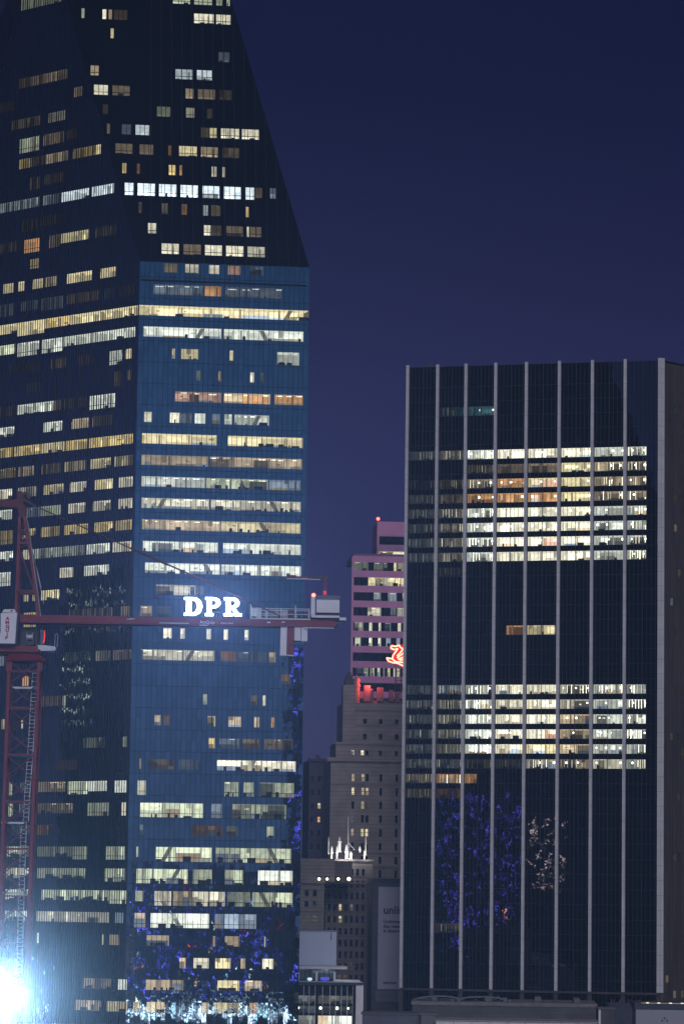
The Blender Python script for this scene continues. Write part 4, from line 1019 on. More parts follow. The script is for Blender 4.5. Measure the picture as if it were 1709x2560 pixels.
for (ya, yb, lv, st) in ((2487, 2511, .20, 'fvl'), (2513, 2535, .06, 'fls'), (2537, 2575, .85, 'fvm')):
    room(VF, vu(742), vu(788.5), vv(yb), vv(ya), 'cool' if lv < .5 else 'white', lv, st, rg, 1.1, 5).build('window_band', pv)
    room(VF, vu(797), vu(881), vv(yb), vv(ya), 'white' if lv < .5 else 'cool' if lv < .5 else 'white', lv, st, rg, 1.1, 5).build('window_band', pv)
mb = MB(); mb.poly([VF.p(xl, vv(2486), -.1), VF.p(vu(889), vv(2486), -.1), VF.p(vu(889), vv(2462), -.1), VF.p(xl, vv(2462), -.1)], PGL); mb.build('dark_glazing', pv)
mb = MB(); fbox(mb, VF, xl, vu(700) + 21, 0, 4, -21, -6, DARK)
fbox(mb, VF, xl, vu(908), 0, vv(2461.6), -21.5, -20.5, GREYW); mb.build('rear_wall', pv)
# arched upper storey
mb = MB(); fbox(mb, VF, xl, vu(868), vv(2423), vv(2416.5), -14, -1.5, WHITE); mb.build('canopy', pv)
mb = MB()
for x0, x1 in ((706, 744), (749, 788), (796, 834)):
    ua, ub, vt, vm = vu(x0), vu(x1), vv(2423.1), vv(2431)
    n_ = 10; arc = [((ub + ua) / 2 + (ub - ua) / 2 * cos(pi * j / n_), vm + (vt - vm) * .8 * sin(pi * j / n_) ** .6) for j in range(n_ + 1)]
    pts = [(ub + .35, vm), (ub + .35, vt), (ua - .35, vt), (ua - .35, vm)] + list(reversed(arc))
    mb.prism(pts, VF.p(0, 0, -2.6), VF.U, VF.V, VF.N, .5, WHITE)
for x in (702, 746.5, 792, 837): fbox(mb, VF, vu(x) - .22, vu(x) + .22, vv(2454), vv(2431), -3.0, -2.6, WHITE)
mb.build('arcade', pv)
mb = MB(); F4 = Face(VF.p(0, 0, -3.4), VF.U, VF.V)
r_ = room(F4, vu(704), vu(835), vv(2453), vv(2424), 'ice', .10, 'flvw', rg, 1.3, 5); r_.build('window_band', pv)
mb = MB(); mb.lathe(VF.p(vu(775), vv(2453), -3.0), [(.1, 0), (.5, .15), (.5, .5), (.35, .62)], lit('ice', .9), 10); mb.lathe(VF.p(vu(813), vv(2453), -3.0), [(.1, 0), (.9, .2), (.95, .7), (.3, .8)], lit('blue', .6), 10); mb.build('lamp', pv)
mb = MB(); mb.bar(VF.p(vu(839), vv(2451), -2), VF.p(vu(900), vv(2452.3), -2), .35, lit('grey', .38)); mb.build('roof_edge_light', pv)
Px = at(751, 2400, 705); XF = vertical_face(Px, 88)
rb = thing('rooftop_plant_box', 'plain pale blue grey windowless box rising behind the glass pavilion', 'plant room', (Px.x, Px.y, 0))
mb = MB(); a, b = Q(XF, 690, 2400)[0], Q(XF, 840, 2400)[0]; fbox(mb, XF, a, b, 0, Q(XF, 800, 2327.5)[1], -12, 0, GREYW); mb.build('wall', rb)
mb = MB(); fbox(mb, XF, a, b + .1, Q(XF, 800, 2329)[1], Q(XF, 800, 2326)[1], -12.1, .12, paint('coping', (.22, .25, .3))); fbox(mb, XF, b - 1.2, b - 1.05, Q(XF, 800, 2350)[1], Q(XF, 800, 2331)[1], 0, .12, FRAME); mb.build('coping', rb)

# ================================================================== LOW ROOFS IN FRONT OF THE FINNED TOWER
def low_block(name, label, cat, x0, x1, yt, Y, azd, depth, m, cap=None, caph=.5, xref=None, base=0.0):
    P = at(x0, yt, Y); F = vertical_face(P, azd); t = thing(name, label, cat, (P.x, P.y, base))
    u1 = Q(F, x1, yt)[0]; v = Q(F, x0, yt)[1]
    mb = MB(); fbox(mb, F, 0, u1, base, v - caph, -depth, 0, m); mb.build('wall', t)
    mb = MB(); fbox(mb, F, -.25, u1 + .25, v - caph + .003, v, -depth - .2, .25, cap or m); mb.build('parapet', t)
    return t, F, u1, v
CONC = stone('stained_concrete', (.085, .085, .095), 2.2, .25)
t, F, u1, v = low_block('concrete_podium', 'long low stained concrete podium roof at the foot of the finned tower', 'building', 1030, 1489, 2503, 745, 92.5, 26, CONC, paint('podium_coping', (.17, .165, .17), .8, .25), .8)
mb = MB()
for a, b in ((0.30, .50), (.53, .75)):       # shallow curved roof canopies
    n_ = 14; ua, ub = u1 * (a - .28), u1 * (b - .23)
    pts = [(ua + (ub - ua) * j / n_, v + .25 + .6 * sin(pi * j / n_) ** .8) for j in range(n_ + 1)]
    for p, q in zip(pts, pts[1:]): mb.hexa([F.p(p[0], p[1], -8), F.p(q[0], q[1], -8), F.p(q[0], q[1], -14), F.p(p[0], p[1], -14), F.p(p[0], p[1] + .18, -8), F.p(q[0], q[1] + .18, -8), F.p(q[0], q[1] + .18, -14), F.p(p[0], p[1] + .18, -14)], paint('canopy_metal', (.16, .17, .2), .6))
    for f_ in (ua + .3, (ua + ub) / 2, ub - .3): fbox(mb, F, f_ - .1, f_ + .1, v, v + .5, -9, -8.8, FRAME)
mb.build('canopy', t)
rr = random.Random(4); mb = MB()
for k in range(16):
    u = rr.uniform(1, u1 - 2); w_ = rr.uniform(.4, 1.6); fbox(mb, F, u, u + w_, v, v + rr.uniform(.3, 1.0), -rr.uniform(14, 22), -rr.uniform(6, 12), paint('roof_unit', (.12, .12, .14), .7, .2))
mb.build('roof_unit', t)
t, F, u1, v = low_block('white_parapet_roof', 'white panelled parapet wall of a flat roof at the bottom edge', 'building', 1089, 1492, 2549, 640, 93, 14, WHITE, paint('parapet_cap', (.30, .29, .31)), .22)
mb = MB()
for k in range(1, 9): fbox(mb, F, u1 * k / 9 - .03, u1 * k / 9 + .03, v - 8, v - .3, -.02, .03, FRAME)
mb.build('panel_joint', t)
t, F, u1, v = low_block('dark_metal_shed', 'dark blue grey roof shed beside the white parapet', 'shed', 905, 1056, 2532, 655, 92, 12, paint('shed_metal', (.085, .095, .125), .6, .15, .2, streak=True), None, .3)
low = t
t, F, u1, v = low_block('grey_lift_housing', 'small grey lift housing standing next to the blue grey shed', 'roof housing', 1052, 1089, 2533, 650, 92, 8, paint('housing_render', (.14, .15, .165), .8, .15), None, .3)
t, F, u1, v = low_block('concrete_stair_tower', 'narrow concrete stair tower with a pale vertical edge', 'stair tower', 1496, 1535, 2519, 660, 92, 7, CONC, paint('stair_cap', (.12, .12, .13)), .3)
mb = MB(); fbox(mb, F, -.1, .35, 0, v - .4, .0, .3, WHITE); mb.build('edge_strip', t)
t, F, u1, v = low_block('dark_roof_screen', 'dark ribbed roof screen behind the concrete stair tower', 'roof screen', 1520, 1604, 2509, 700, 92, 10, paint('screen_metal', (.035, .04, .06), .6, .2), None, .3)
mb = MB()
for k in range(1, 12): fbox(mb, F, u1 * k / 12 - .12, u1 * k / 12 + .12, 2, v + (.9 if k % 3 else .4), .0, .3, paint('screen_rib', (.05, .06, .09), .6, .3))
mb.build('rib', t)
t, F, u1, v = low_block('grey_sign_building', 'grey panelled building with a three dot emblem and lit roof edge', 'building', 1588, 1760, 2508, 630, 92.5, 16, paint('pale_grey_panel', (.27, .285, .335), .6, .05, .1), paint('fascia_navy', (.035, .045, .075), .5, .1), 1.05)
mb = MB(); fbox(mb, F, 1.0, u1, v + .003, v + .11, -.3, .22, lit('tan', .28))
for a in (1.9, 4.0, 6.2, 8.4): fbox(mb, F, a, a + .55, v + .02, v + .17, -.2, .28, lit('cream', 1.3))
mb.build('roof_edge_light', t)
EM = paint('emblem_dark', (.05, .05, .07), .6)
mb = MB()
for x, y in ((1660, 2545.5), (1654, 2551.5), (1666, 2552)):
    c = F.p(*Q(F, x, y), .02); mb.bar(c, c + F.N * .06, .36, EM, n=12)
mb.build('emblem', t)

# ================================================================== TOWER CRANE
YC = 270.0
C = lambda x, y, dy=0.0: at(x, y, YC + dy)
pxc = YC / 8300
Xr, Yb, Zu = Vector((1, 0, 0)), Vector((0, 1, 0)), Vector((0, 0, 1))
RED = paint('crane_red', (.145, .009, .022), .45, .2, 1.5)
REDD = paint('crane_dark_red', (.075, .007, .015), .5, .2, 1.5)
CW = paint('crane_white', (.62, .62, .66), .45, .06, 1)
STEEL = paint('galvanised_steel', (.40, .42, .46), .45, .15, 2, metal=.3)
DST = paint('dark_steel', (.03, .03, .04), .5, .2)
pA, pB = C(24, 1652), C(-3.5, 2400)
dl = (pB - pA).normalized()
pA2, pB2 = C(98, 1652), C(68, 2400); dr = (pB2 - pA2).normalized()
toz = lambda p, d: p + d * (p.z / -d.z)
b1, b2 = toz(pA, dl), toz(pA2, dr)
cr_ = thing('tower_crane', 'dark red tower crane with latticed mast and long counter jib crossing the glass skyscraper', 'crane', ((b1.x + b2.x) / 2, YC + 1.2, 0))
mb = MB(); back = Yb * 2.4
for p, q in ((pA, b1), (pA2, b2), (pA + back, b1 + back), (pA2 + back, b2 + back)): mb.bar(p, q, .26, RED)
H = pA.z; n_ = int(H / 1.85)
lp_ = lambda f: pA.lerp(b1, f); rp_ = lambda f: pA2.lerp(b2, f)
for i in range(n_ + 1):
    f = i / n_; g = (i + 1) / n_
    for o_ in (Vector((0, 0, 0)), back):
        if i % 2 == 0: mb.bar(lp_(f) + o_, rp_(f) + o_, .13, RED)
        if i < n_:
            if o_.y == 0 or i % 2: mb.bar(lp_(f) + o_, rp_(g) + o_, .09, REDD)
            if o_.y == 0 or i % 2 == 0: mb.bar(rp_(f) + o_, lp_(g) + o_, .09, REDD)
    for s_ in (lp_, rp_):
        mb.bar(s_(f), s_(f) + back, .10, RED)
        if i < n_: mb.bar(s_(f if i % 2 else g), s_(g if i % 2 else f) + back, .08, REDD)
mb.build('mast', cr_)
for pts in ([(82, 1683), (80, 1714)], [(80, 1716), (70, 1884)], [(70, 1886), (62, 1990), (59, 2053)], [(54, 2055), (50, 2172), (46, 2300), (42, 2460)]):
    mb = MB()
    for (xa, ya), (xb, yb) in zip(pts, pts[1:]):
        a, b = C(xa, ya, .9), C(xb, yb, .9); wv = Vector((.42, 0, 0))
        mb.bar(a, b, .05, STEEL); mb.bar(a + wv, b + wv, .07, STEEL)
        k = int((a.z - b.z) / .30)
        for j in range(k): p = a.lerp(b, j / max(1, k)); mb.bar(p, p + wv, .045, STEEL)
    mb.build('ladder', cr_)
for x0, x1, y in ((27, 90, 1716), (18, 68, 1885), (3, 60, 2054), (-6, 60, 2230)):
    mb = MB(); a, b = C(x0, y), C(x1, y); mb.box((a.x, YC + .2, a.z - .16), (b.x, YC + 2.2, a.z), STEEL); mb.build('platform', cr_)
# slewing ring and turret
mb = MB(); a, b = C(-45, 1622), C(97, 1622); z1, z0_ = C(50, 1615).z, C(50, 1630).z
mb.box((a.x, YC - .3, z0_), (b.x, YC + 2.7, z1), RED); mb.box((C(8, 1600).x, YC, C(50, 1635).z), (C(92, 1600).x, YC + 2.4, z0_ - .002), REDD)
mb.build('slewing_platform', cr_)
mb = MB(); q0, q1 = C(50, 1635.2), C(50, 1652)
xa, xb, xc, xd = C(22, 1636).x, C(100, 1636).x, C(17, 1652).x, C(116, 1652).x
mb.hexa([(xc, YC - .5, q1.z), (xd, YC - .5, q1.z), (xd, YC + 2.9, q1.z), (xc, YC + 2.9, q1.z), (xa, YC - .1, q0.z), (xb, YC - .1, q0.z), (xb, YC + 2.5, q0.z), (xa, YC + 2.5, q0.z)], RED)
for x0, x1 in ((17, 32), (94, 107)):
    p, q = C(x0, 1652), C(x1, 1678); mb.box((p.x, YC - .2, q.z), (C(x1, 1652).x, YC + .3, q1.z - .002), RED)
mb.bar(C(20, 1678), C(104, 1678), .2, REDD); mb.build('turntable', cr_)
# A-frame
mb = MB()
ap = [(40, 1224), (52, 1226), (63, 1232), (64, 1268), (62, 1292), (48, 1292), (41, 1258)]
c0 = C(50, 1260)
toU = lambda pts, y=None: [((C(x, y_).x - c0.x), (C(x, y_).z - c0.z)) for x, y_ in pts]
mb.prism(toU(ap), c0 + Yb * .6, Xr, Zu, -Yb, .8, REDD)
for o_ in (0.1, 1.7):
    O2 = Yb * o_
    mb.bar(C(50, 1290) + O2, C(40, 1540) + O2, .24, RED); mb.bar(C(61, 1290) + O2, C(84, 1430) + O2, .24, RED); mb.bar(C(84, 1430) + O2, C(96, 1545) + O2, .24, RED)
    mb.bar(C(46, 1328) + O2, C(70, 1328) + O2, .3, REDD); mb.bar(C(45, 1357) + O2, C(74, 1357) + O2, .22, RED); mb.bar(C(42, 1478) + O2, C(88, 1478) + O2, .26, REDD)
    mb.bar(C(47, 1330) + O2, C(74, 1357) + O2, .08, DST); mb.bar(C(44, 1360) + O2, C(84, 1475) + O2, .08, REDD)
for y, x0, x1 in ((1300, 49, 62), (1357, 46, 73), (1478, 42, 90)):
    for x in (x0, x1): mb.bar(C(x, y) + Yb * .1, C(x, y) + Yb * 1.7, .16, REDD)
mb.bar(C(60, 1230), C(79, 1240), .14, DST); mb.bar(C(79, 1240), C(70, 1247), .12, REDD); mb.bar(C(58, 1246), C(90, 1266), .16, DST)
mb.prism(toU([(44, 1243), (30, 1246), (-60, 1243), (-60, 1258), (20, 1265), (44, 1266)]), c0 + Yb * .9, Xr, Zu, -Yb, .35, REDD)
mb.build('a_frame', cr_)
mb = MB(); mb.path([C(66, 1293), C(70, 1305), C(76, 1345), (C(86, 1420)), C(96, 1490), C(102, 1540)], .075, STEEL, 5)
for x0, y0_, x1, y1_ in ((76, 1350, 104, 1470), (88, 1400, 110, 1510)): mb.bar(C(x0, y0_, 1), C(x1, y1_, 1), .03, STEEL)
mb.build('hoist_rope', cr_)
mb = MB(); mb.bar(C(88, 1265), C(330, 1372), .10, REDD, n=6); mb.bar(C(330, 1372), C(530, 1460), .14, RED, n=6); mb.bar(C(530, 1460), C(702, 1541), .10, REDD, n=6); mb.bar(C(326, 1370), C(420, 1412), .2, REDD, n=6)
mb.build('pendant_line', cr_)
mb = MB(); a = C(20, 1617); mb.prism(toU([(20, 1616), (-420, 1606), (-420, 1620), (20, 1626)]), c0 + Yb * .2, Xr, Zu, -Yb, 1.8, RED); mb.build('jib', cr_)
# counter jib
mb = MB()
top, bot = lambda x: 1536 + (x - 51) * .0195, lambda x: 1556 + (x - 51) * .0168
for o_ in (0.0, 1.9):
    mb.prism(toU([(51, top(51)), (832, top(832)), (846, top(832) + 4), (836, bot(820) - 1), (51, bot(51))]), c0 + Yb * o_, Xr, Zu, -Yb, .3, RED)
for x in range(70, 830, 40): mb.bar(C(x, 1547 + (x - 51) * .018) + Yb * .3, C(x, 1547 + (x - 51) * .018) + Yb * 1.9, .16, REDD)
mb.prism(toU([(51, top(51) + .3), (832, top(832) + .3), (832, top(832) + 2.5), (51, top(51) + 2.5)]), c0 + Yb * .32, Xr, Zu, -Yb, 1.55, REDD)
mb.build('counter_jib', cr_)
mb = MB()
for x0, x1, y in ((398, 472, 1557.5), (499, 520, 1563), (327, 337, 1547), (760, 835, 1569.5), (318, 330, 1548)):
    mb.bar(C(x0, y) - Yb * .1, C(x1, y + (x1 - x0) * .018) - Yb * .1, .07, STEEL)
for x, y in ((704, 1555), (668, 1556)): mb.bar(C(x, y) - Yb * .05, C(x + 8, y + .3) - Yb * .05, .09, CW)
mb.build('cable_tray', cr_)
lettering('AmQuip', 11.5 * pxc, C(499.5, 1559) - Yb * .05, Xr, Zu, -Yb, CW, cr_, 'beam_lettering', .02, .95)
lettering('crane rental', 6.6 * pxc, C(551, 1559.5) - Yb * .05, Xr, Zu, -Yb, CW, cr_, 'beam_lettering', .02, 1.0)
# walkway railing
mb = MB()
for o_ in (0.1, 1.8):
    for x in (626, 666, 702, 738, 772): p = C(x, top(x)) + Yb * o_; mb.bar(p, p + Zu * (1.18 if x == 626 or x == 738 else .95), .07, STEEL)
    for h_ in (.45, .9): mb.bar(C(626, top(626)) + Yb * o_ + Zu * h_, C(772, top(772)) + Yb * o_ + Zu * h_, .045, STEEL)
mb.bar(C(626, top(626) - 1) - Yb * .05, C(775, top(775) - 1.5) - Yb * .05, .10, STEEL); mb.build('railing', cr_)
mb = MB()
for x0, x1, h_, m_ in ((640, 652, .75, STEEL), (706, 719, .75, paint('winch_pink', (.45, .4, .42))), (720, 734, .8, REDD), (744, 752, .6, DST), (755, 768, .5, DST)):
    a, b = C(x0, top(x0)), C(x1, top(x0)); mb.box((a.x, YC + .5, a.z + .02), (b.x, YC + 1.5, a.z + h_), m_)
mb.build('winch', cr_)
# electrical cabin at the tail
mb = MB(); a, b = C(791, 1498), C(848, 1532); mb.box((a.x, YC - .1, b.z), (b.x, YC + 2.0, a.z), CW)
mb.box((a.x - .05, YC - .2, a.z + .003), (b.x + .05, YC + 2.1, a.z + .30), paint('cabin_roof', (.10, .11, .15), .5))
p, q = C(790, 1532), C(846, 1537); mb.box((p.x, YC + .1, C(0, 1538.5).z), (q.x, YC + 1.9, b.z - .003), DST)
p, q = C(778, 1538), C(848, 1545); mb.box((p.x, YC - .2, q.z), (q.x, YC + 2.1, p.z - .02), CW)
p, q = C(777.5, 1492), C(787, 1538); mb.box((p.x, YC - .15, q.z), (q.x, YC + .8, p.z), CW)
p = C(848, 1546); mb.box((p.x, YC, p.z - .15), (p.x + .55, YC + 1.6, p.z + .08), STEEL); mb.build('machinery_cabin', cr_)
mb = MB(); p = C(783.5, 1487) + Yb * .3; mb.ball(p, .16, lit('neon', 10, True), 10, 7); mb.bar(p - Zu * .25, p, .16, DST, n=8); mb.build('beacon', cr_)
mb = MB(); mb.bar(C(716, 1443), C(820, 1444), .16, RED); mb.bar(C(716, 1446.5), C(800, 1449), .06, STEEL); mb.box(tuple(C(776, 1445) - Yb * .15), tuple(C(816, 1439.5) + Yb * .3), DST)
mb.bar(C(813, 1443), C(812, 1492), .2, RED); mb.bar(C(753, 1446), C(771, 1446), .13, STEEL); mb.build('service_davit', cr_)
mb = MB(); p = C(812, 1487); mb.bar(p, C(812, 1477.5), .26, lit('red', .75), n=8); mb.build('marker_lamp', cr_)
# counterweights
for x0, x1, y1_, m_ in ((701.5, 717.5, 1638, CW), (718.2, 735, 1637, RED), (736, 751.5, 1601, CW), (753, 768.5, 1602.5, CW)):
    mb = MB(); yt = bot(x0) - 1.5; sh = -2 if y1_ > 1610 else -.6
    mb.prism(toU([(x0, yt), (x1, yt), (x1 + sh, y1_), (x0 + sh, y1_)]), c0 + Yb * .2, Xr, Zu, -Yb, 1.7, m_)
    o_ = mb.build('counterweight', cr_)
    if m_ is RED: o_['label'] = 'red counterweight block'
mb = MB(); mb.bar(C(717, 1637.5) + Yb * .15, C(734, 1639) + Yb * .15, .07, CW); mb.build('counterweight_hook', cr_)
# operator cab
cb_out = [(6, 1536), (47, 1534), (45, 1560), (41.5, 1611.5), (0, 1611), (3, 1600), (6, 1580)]
mb = MB(); mb.prism(toU(cb_out), c0 - Yb * 1.2, Xr, Zu, -Yb, 1.7, CW); cabo = mb.build('operator_cab', cr_)
mb = MB(); mb.prism(toU([(5.5, 1537), (2, 1538), (-14, 1545), (-18, 1590), (-4, 1606), (2.5, 1598), (5.5, 1580)]), c0 - Yb * 1.1, Xr, Zu, -Yb, 1.5, mirror_glass('cab_glass', (.15, .16, .18), (.01, .01, .012), .005)); mb.bar(C(-18, 1572) - Yb * 1.25, C(6, 1572) - Yb * 1.25, .05, STEEL); mb.build('cab_window', cr_)
mb = MB(); mb.prism(toU([(9.5, 1533.5), (11, 1529), (15, 1526), (38, 1525.5), (42, 1528), (42.5, 1533.5)]), c0 - Yb * 1.0, Xr, Zu, -Yb, 1.2, CW); mb.prism(toU([(31, 1532), (31, 1528), (34.5, 1527), (34.5, 1532)]), c0 - Yb * 1.04, Xr, Zu, -Yb, .06, DST); mb.build('air_conditioner', cr_)
LR = paint('lettering_red', (.35, .01, .04), .5)
for ch, y in zip('AMQUIP', (1552.5, 1562.5, 1572.5, 1582.5, 1592, 1601)):
    w_ = {'I': 2.2, 'M': 11.5}.get(ch, 9.2)
    lettering(ch, 10.4 * pxc, C(23.5 - (y - 1550) * .04 - w_ / 2 * .9, y) - Yb * 1.22, Xr, Zu, -Yb, LR, cabo, 'cab_letter', .02, 1.15, .02)
mb = MB(); mb.bar(C(69, 1592) + Yb * .2, C(81, 1592) + Yb * .2, .42, STEEL, n=14)
for x in (68, 82): mb.bar(C(x - .6, 1592) + Yb * .2, C(x + .6, 1592) + Yb * .2, .75, STEEL, n=16)
mb.box(tuple(C(66, 1612) + Yb * .1), tuple(C(86, 1603) + Yb * .9), DST); mb.build('winch_drum', cr_)
mb = MB(); p, q = C(48, 1612), C(92, 1565); mb.box((p.x, YC + 1.2, p.z), (q.x, YC + 2.2, q.z), DST); mb.build('control_cabinet', cr_)
mb = MB(); mb.prism(toU([(96, 1613), (118, 1614.5), (138, 1617), (142, 1621), (140, 1626.5), (128, 1628), (104, 1628), (97, 1622)]), c0 - Yb * .4, Xr, Zu, -Yb, 1.6, STEEL); mb.build('side_platform', cr_)
mb = MB(); mb.path([C(137, 1616), C(139, 1586), C(143, 1584), C(145.5, 1590), C(143, 1618)], .06, STEEL, 5); mb.build('handrail', cr_)
mb = MB(); mb.path([C(111.5, 1577), C(112.5, 1588), C(111, 1600), C(109, 1608)], .1, lit('red', .9), 6); mb.path([C(112.4, 1575), C(114, 1588), C(112.5, 1601)], .05, RED, 5); mb.build('marker_lamp', cr_)
mb = MB(); p, q = C(100, 1610), C(109, 1574); mb.box((p.x, YC + .2, p.z), (q.x, YC + .9, q.z), paint('cabinet_blue', (.06, .09, .16), .4)); mb.build('electric_cabinet', cr_)

# illuminated sign on the counter jib
sg = thing('illuminated_sign', 'bright white letters DPR standing on the crane counter jib', 'sign', C(530, 1546) + Yb * .3)
GLOW = lit('ice', 13, True)
def ell(cx, cy, rx, ry, a, b, n=12): return [(cx + rx * cos(a + (b - a) * j / n), cy + ry * sin(a + (b - a) * j / n)) for j in range(n + 1)]
def slab_letter(ch, x0, x1, yb, yt):
    O2 = C(x0, yb); sx_ = C(x1, yb).x - O2.x; sz_ = C(x0, yt).z - O2.z
    U, V, N_ = Xr * sx_, Zu * sz_, -Yb; mb = MB(); dp = .22
    rect = lambda a, b, c, d: mb.prism([(a, c), (b, c), (b, d), (a, d)], O2, U, V, N_, dp, GLOW)
    rect(.12, .40, .125, .875)
    if ch == 'D':
        rect(0, .5, 0, .12); rect(0, .5, .88, 1)
        mb.strip(ell(.5, .5, .48, .5, pi / 2, -pi / 2), ell(.46, .5, .24, .36, pi / 2, -pi / 2), O2, U, V, N_, dp, GLOW)
        rect(.405, .5, .125, .145); rect(.405, .5, .86, .875)
    else:
        rect(0, .52, 0, .12); rect(0, .5, .88, 1)
        mb.strip(ell(.5, .71, .46 if ch == 'P' else .40, .29, pi / 2, -pi / 2), ell(.48, .71, .2 if ch == 'P' else .16, .16, pi / 2, -pi / 2), O2, U, V, N_, dp, GLOW)
        rect(.405, .5, .42, .55)
        if ch == 'R':
            mb.prism([(.44, .415), (.66, .415), (.90, .125), (.64, .125)], O2, U, V, N_, dp, GLOW); rect(.62, 1.04, 0, .12)
    return mb.build('letter', sg)
slab_letter('D', 460, 506, 1538, 1493); slab_letter('P', 513, 552, 1539, 1493); slab_letter('R', 559, 602, 1539.5, 1493.5)
mb = MB()
for x in (466, 486, 520, 540, 566, 590): mb.bar(C(x, top(x)) + Yb * .35, C(x, 1496) + Yb * .35, .06, DST)
for y in (1502, 1530): mb.bar(C(456, y) + Yb * .35, C(606, y + 1) + Yb * .35, .06, DST)
mb.build('support_frame', sg)
for x in (483, 532, 580):  # added spots before the letters light the haze as their halo
    l = bpy.data.lights.new('letter_glow', 'SPOT'); l.energy = 230000; l.color = (.34, .50, 1); l.spot_size = R(165); l.spot_blend = .6; l.shadow_soft_size = .3
    lo = bpy.data.objects.new('letter_glow', l); COL.objects.link(lo); lo.parent = sg; lo.location = C(x, 1514) - Yb * .5 - sg.location
    lo.rotation_euler = Vector((0, 1, 0)).to_track_quat('Z', 'Y').to_euler()

# ================================================================== construction floodlight
fp = C(-9, 2494, -8)
fl_ = thing('floodlight', 'blinding white floodlight on a pole at the lower left edge', 'floodlight', (fp.x, fp.y, 0))
mb = MB(); mb.bar((fp.x, fp.y + .4, 0), (fp.x, fp.y + .4, fp.z + .5), .22, DST, n=8); mb.build('pole', fl_)
mb = MB(); mb.bar((fp.x, fp.y + .02, fp.z), (fp.x, fp.y + .38, fp.z), 2.7, DST, n=28); mb.build('housing', fl_)
mb = MB(); mb.bar((fp.x, fp.y - .03, fp.z), (fp.x, fp.y + .015, fp.z), 2.6, lit('ice', 12), n=28); mb.build('glare_disc', fl_)  # emissive disc added to fill the glare between the lamps
mb = MB()
for i in (-1.5, -.5, .5, 1.5):
    for j in (-1.5, -.5, .5, 1.5):
        if abs(i) + abs(j) < 2.9: mb.bar((fp.x + i * .52, fp.y - .05, fp.z + j * .52), (fp.x + i * .52, fp.y + .015, fp.z + j * .52), .48, lit('ice', 60, True), n=16)
mb.build('lamp', fl_)
l = bpy.data.lights.new('flood_beam', 'SPOT'); l.energy = 860000; l.color = (.36, .64, 1); l.spot_size = R(176); l.spot_blend = .25; l.shadow_soft_size = .8
lo = bpy.data.objects.new('flood_beam', l); COL.objects.link(lo); lo.parent = fl_; lo.location = fp - Yb * .6 - fl_.location
lo.rotation_euler = Vector((0, 1, .05)).to_track_quat('Z', 'Y').to_euler()

# ================================================================== lit city that shows only in the mirror glass
def mirrored(F, px, py, dist):
    d = ray(px, py).normalized(); p = on_plane(px, py, F.O, F.N); r_ = d - F.N * (2 * d.dot(F.N)); r_.normalize(); return p + r_ * dist, r_
def led_hotel(F, px0, px1, py0, dist, name, label, draw, base_m, dist1=None, deep=18):
    a, r0 = mirrored(F, px0, py0, dist); b, r1 = mirrored(F, px1, py0, dist1 or dist)
    u = Vector((b.x - a.x, b.y - a.y, 0)); W_ = u.length; u.normalize(); hgt = max(a.z, b.z)
    t = thing(name, label, 'building', (a.x, a.y, 0)); n = Vector((-r0.x, -r0.y, 0)).normalized(); n = (n - u * n.dot(u)).normalized()
    G = Face(Vector((a.x, a.y, 0)), u, Zu); G.N = n
    mb = MB(); fbox(mb, G, 0, W_, 0, hgt + 2, -deep, 0, base_m); mb.build('wall', t)
    draw(G, W_, hgt, t); return t
NAVY = paint('hotel_dark_panel', (.02, .02, .03), .5)
def draw_blue(G, W_, hgt, t):
    rr = random.Random(9); mb = MB(); z = 8
    while z < hgt:
        u = 0; dens = rr.choice((.15, .35, .6)) * (1 if z < hgt * .8 else .6)
        while u < W_ * (.85 if z < hgt * .7 else .65):
            ln = rr.choice((.25, .4, .8, 1.6))
            if rr.random() < dens: fbox(mb, G, u, min(u + ln, W_), z, z + .22, 0, .15, lit('blue', rr.choice((1, 3, 5, 11))))
            u += ln + rr.choice((.3, .8, 1.6))
        z += rr.choice((.9, 1.4, 2.2))
    for k in range(int(W_ / 1.6)):
        u = k * 1.6 + rr.uniform(0, 1); z0_ = rr.uniform(6, hgt * .8)
        for j in range(rr.randint(0, 7)): fbox(mb, G, u, u + .2, z0_ + j * 1.1, z0_ + j * 1.1 + .5, 0, .16, lit('blue', rr.choice((1.5, 4, 9))))
    mb.build('led_strip', t)
    mb = MB()
    for k in range(70): u, z = rr.uniform(0, W_ - 1), rr.uniform(4, hgt); fbox(mb, G, u, u + rr.uniform(.2, .7), z, z + rr.uniform(.2, .7), 0, .17, lit(rr.choice(('ice', 'ice', 'cool', 'orange', 'red', 'teal')), rr.choice((1, 3, 6))))
    for z, s_ in ((6.5, 3), (9.5, 1.5)):
        for k in range(int(W_ / 1.6)):
            if rr.random() < .6: fbox(mb, G, k * 1.6, k * 1.6 + rr.uniform(.4, 1.3), z, z + .35, 0, .2, lit('ice', s_ * rr.choice((.5, 1, 2))))
    mb.build('lamp', t)
    mb = MB()
    for k in range(int(W_ / .55)): fbox(mb, G, k * .55, k * .55 + rr.uniform(.1, .4), .2, 4.6 + rr.uniform(-2.0, .8), 0, .1, lit(rr.choice(('ice', 'ice', 'ice', 'teal', 'cool')), rr.choice((.8, 3, 7, 14))))
    mb.build('lobby_window', t)
led_hotel(FR, 330, 730, 2190, 520, 'led_hotel', 'hotel outlined in blue strip lights, mirrored in the broad glass face', draw_blue, NAVY)
def draw_strings(G, W_, hgt, t):
    rr = random.Random(10); mb = MB()
    for k in range(int(W_ / 2.2)):
        u = k * 2.2 + rr.uniform(0, .6); z = 1
        while z < hgt:
            if rr.random() < .55: fbox(mb, G, u, u + .35, z, z + rr.choice((.4, .7, 1.2)), 0, .15, lit(rr.choice(('blue', 'blue', 'ice')), rr.choice((2, 4, 8))))
            z += 1.4
    mb.build('led_strip', t)
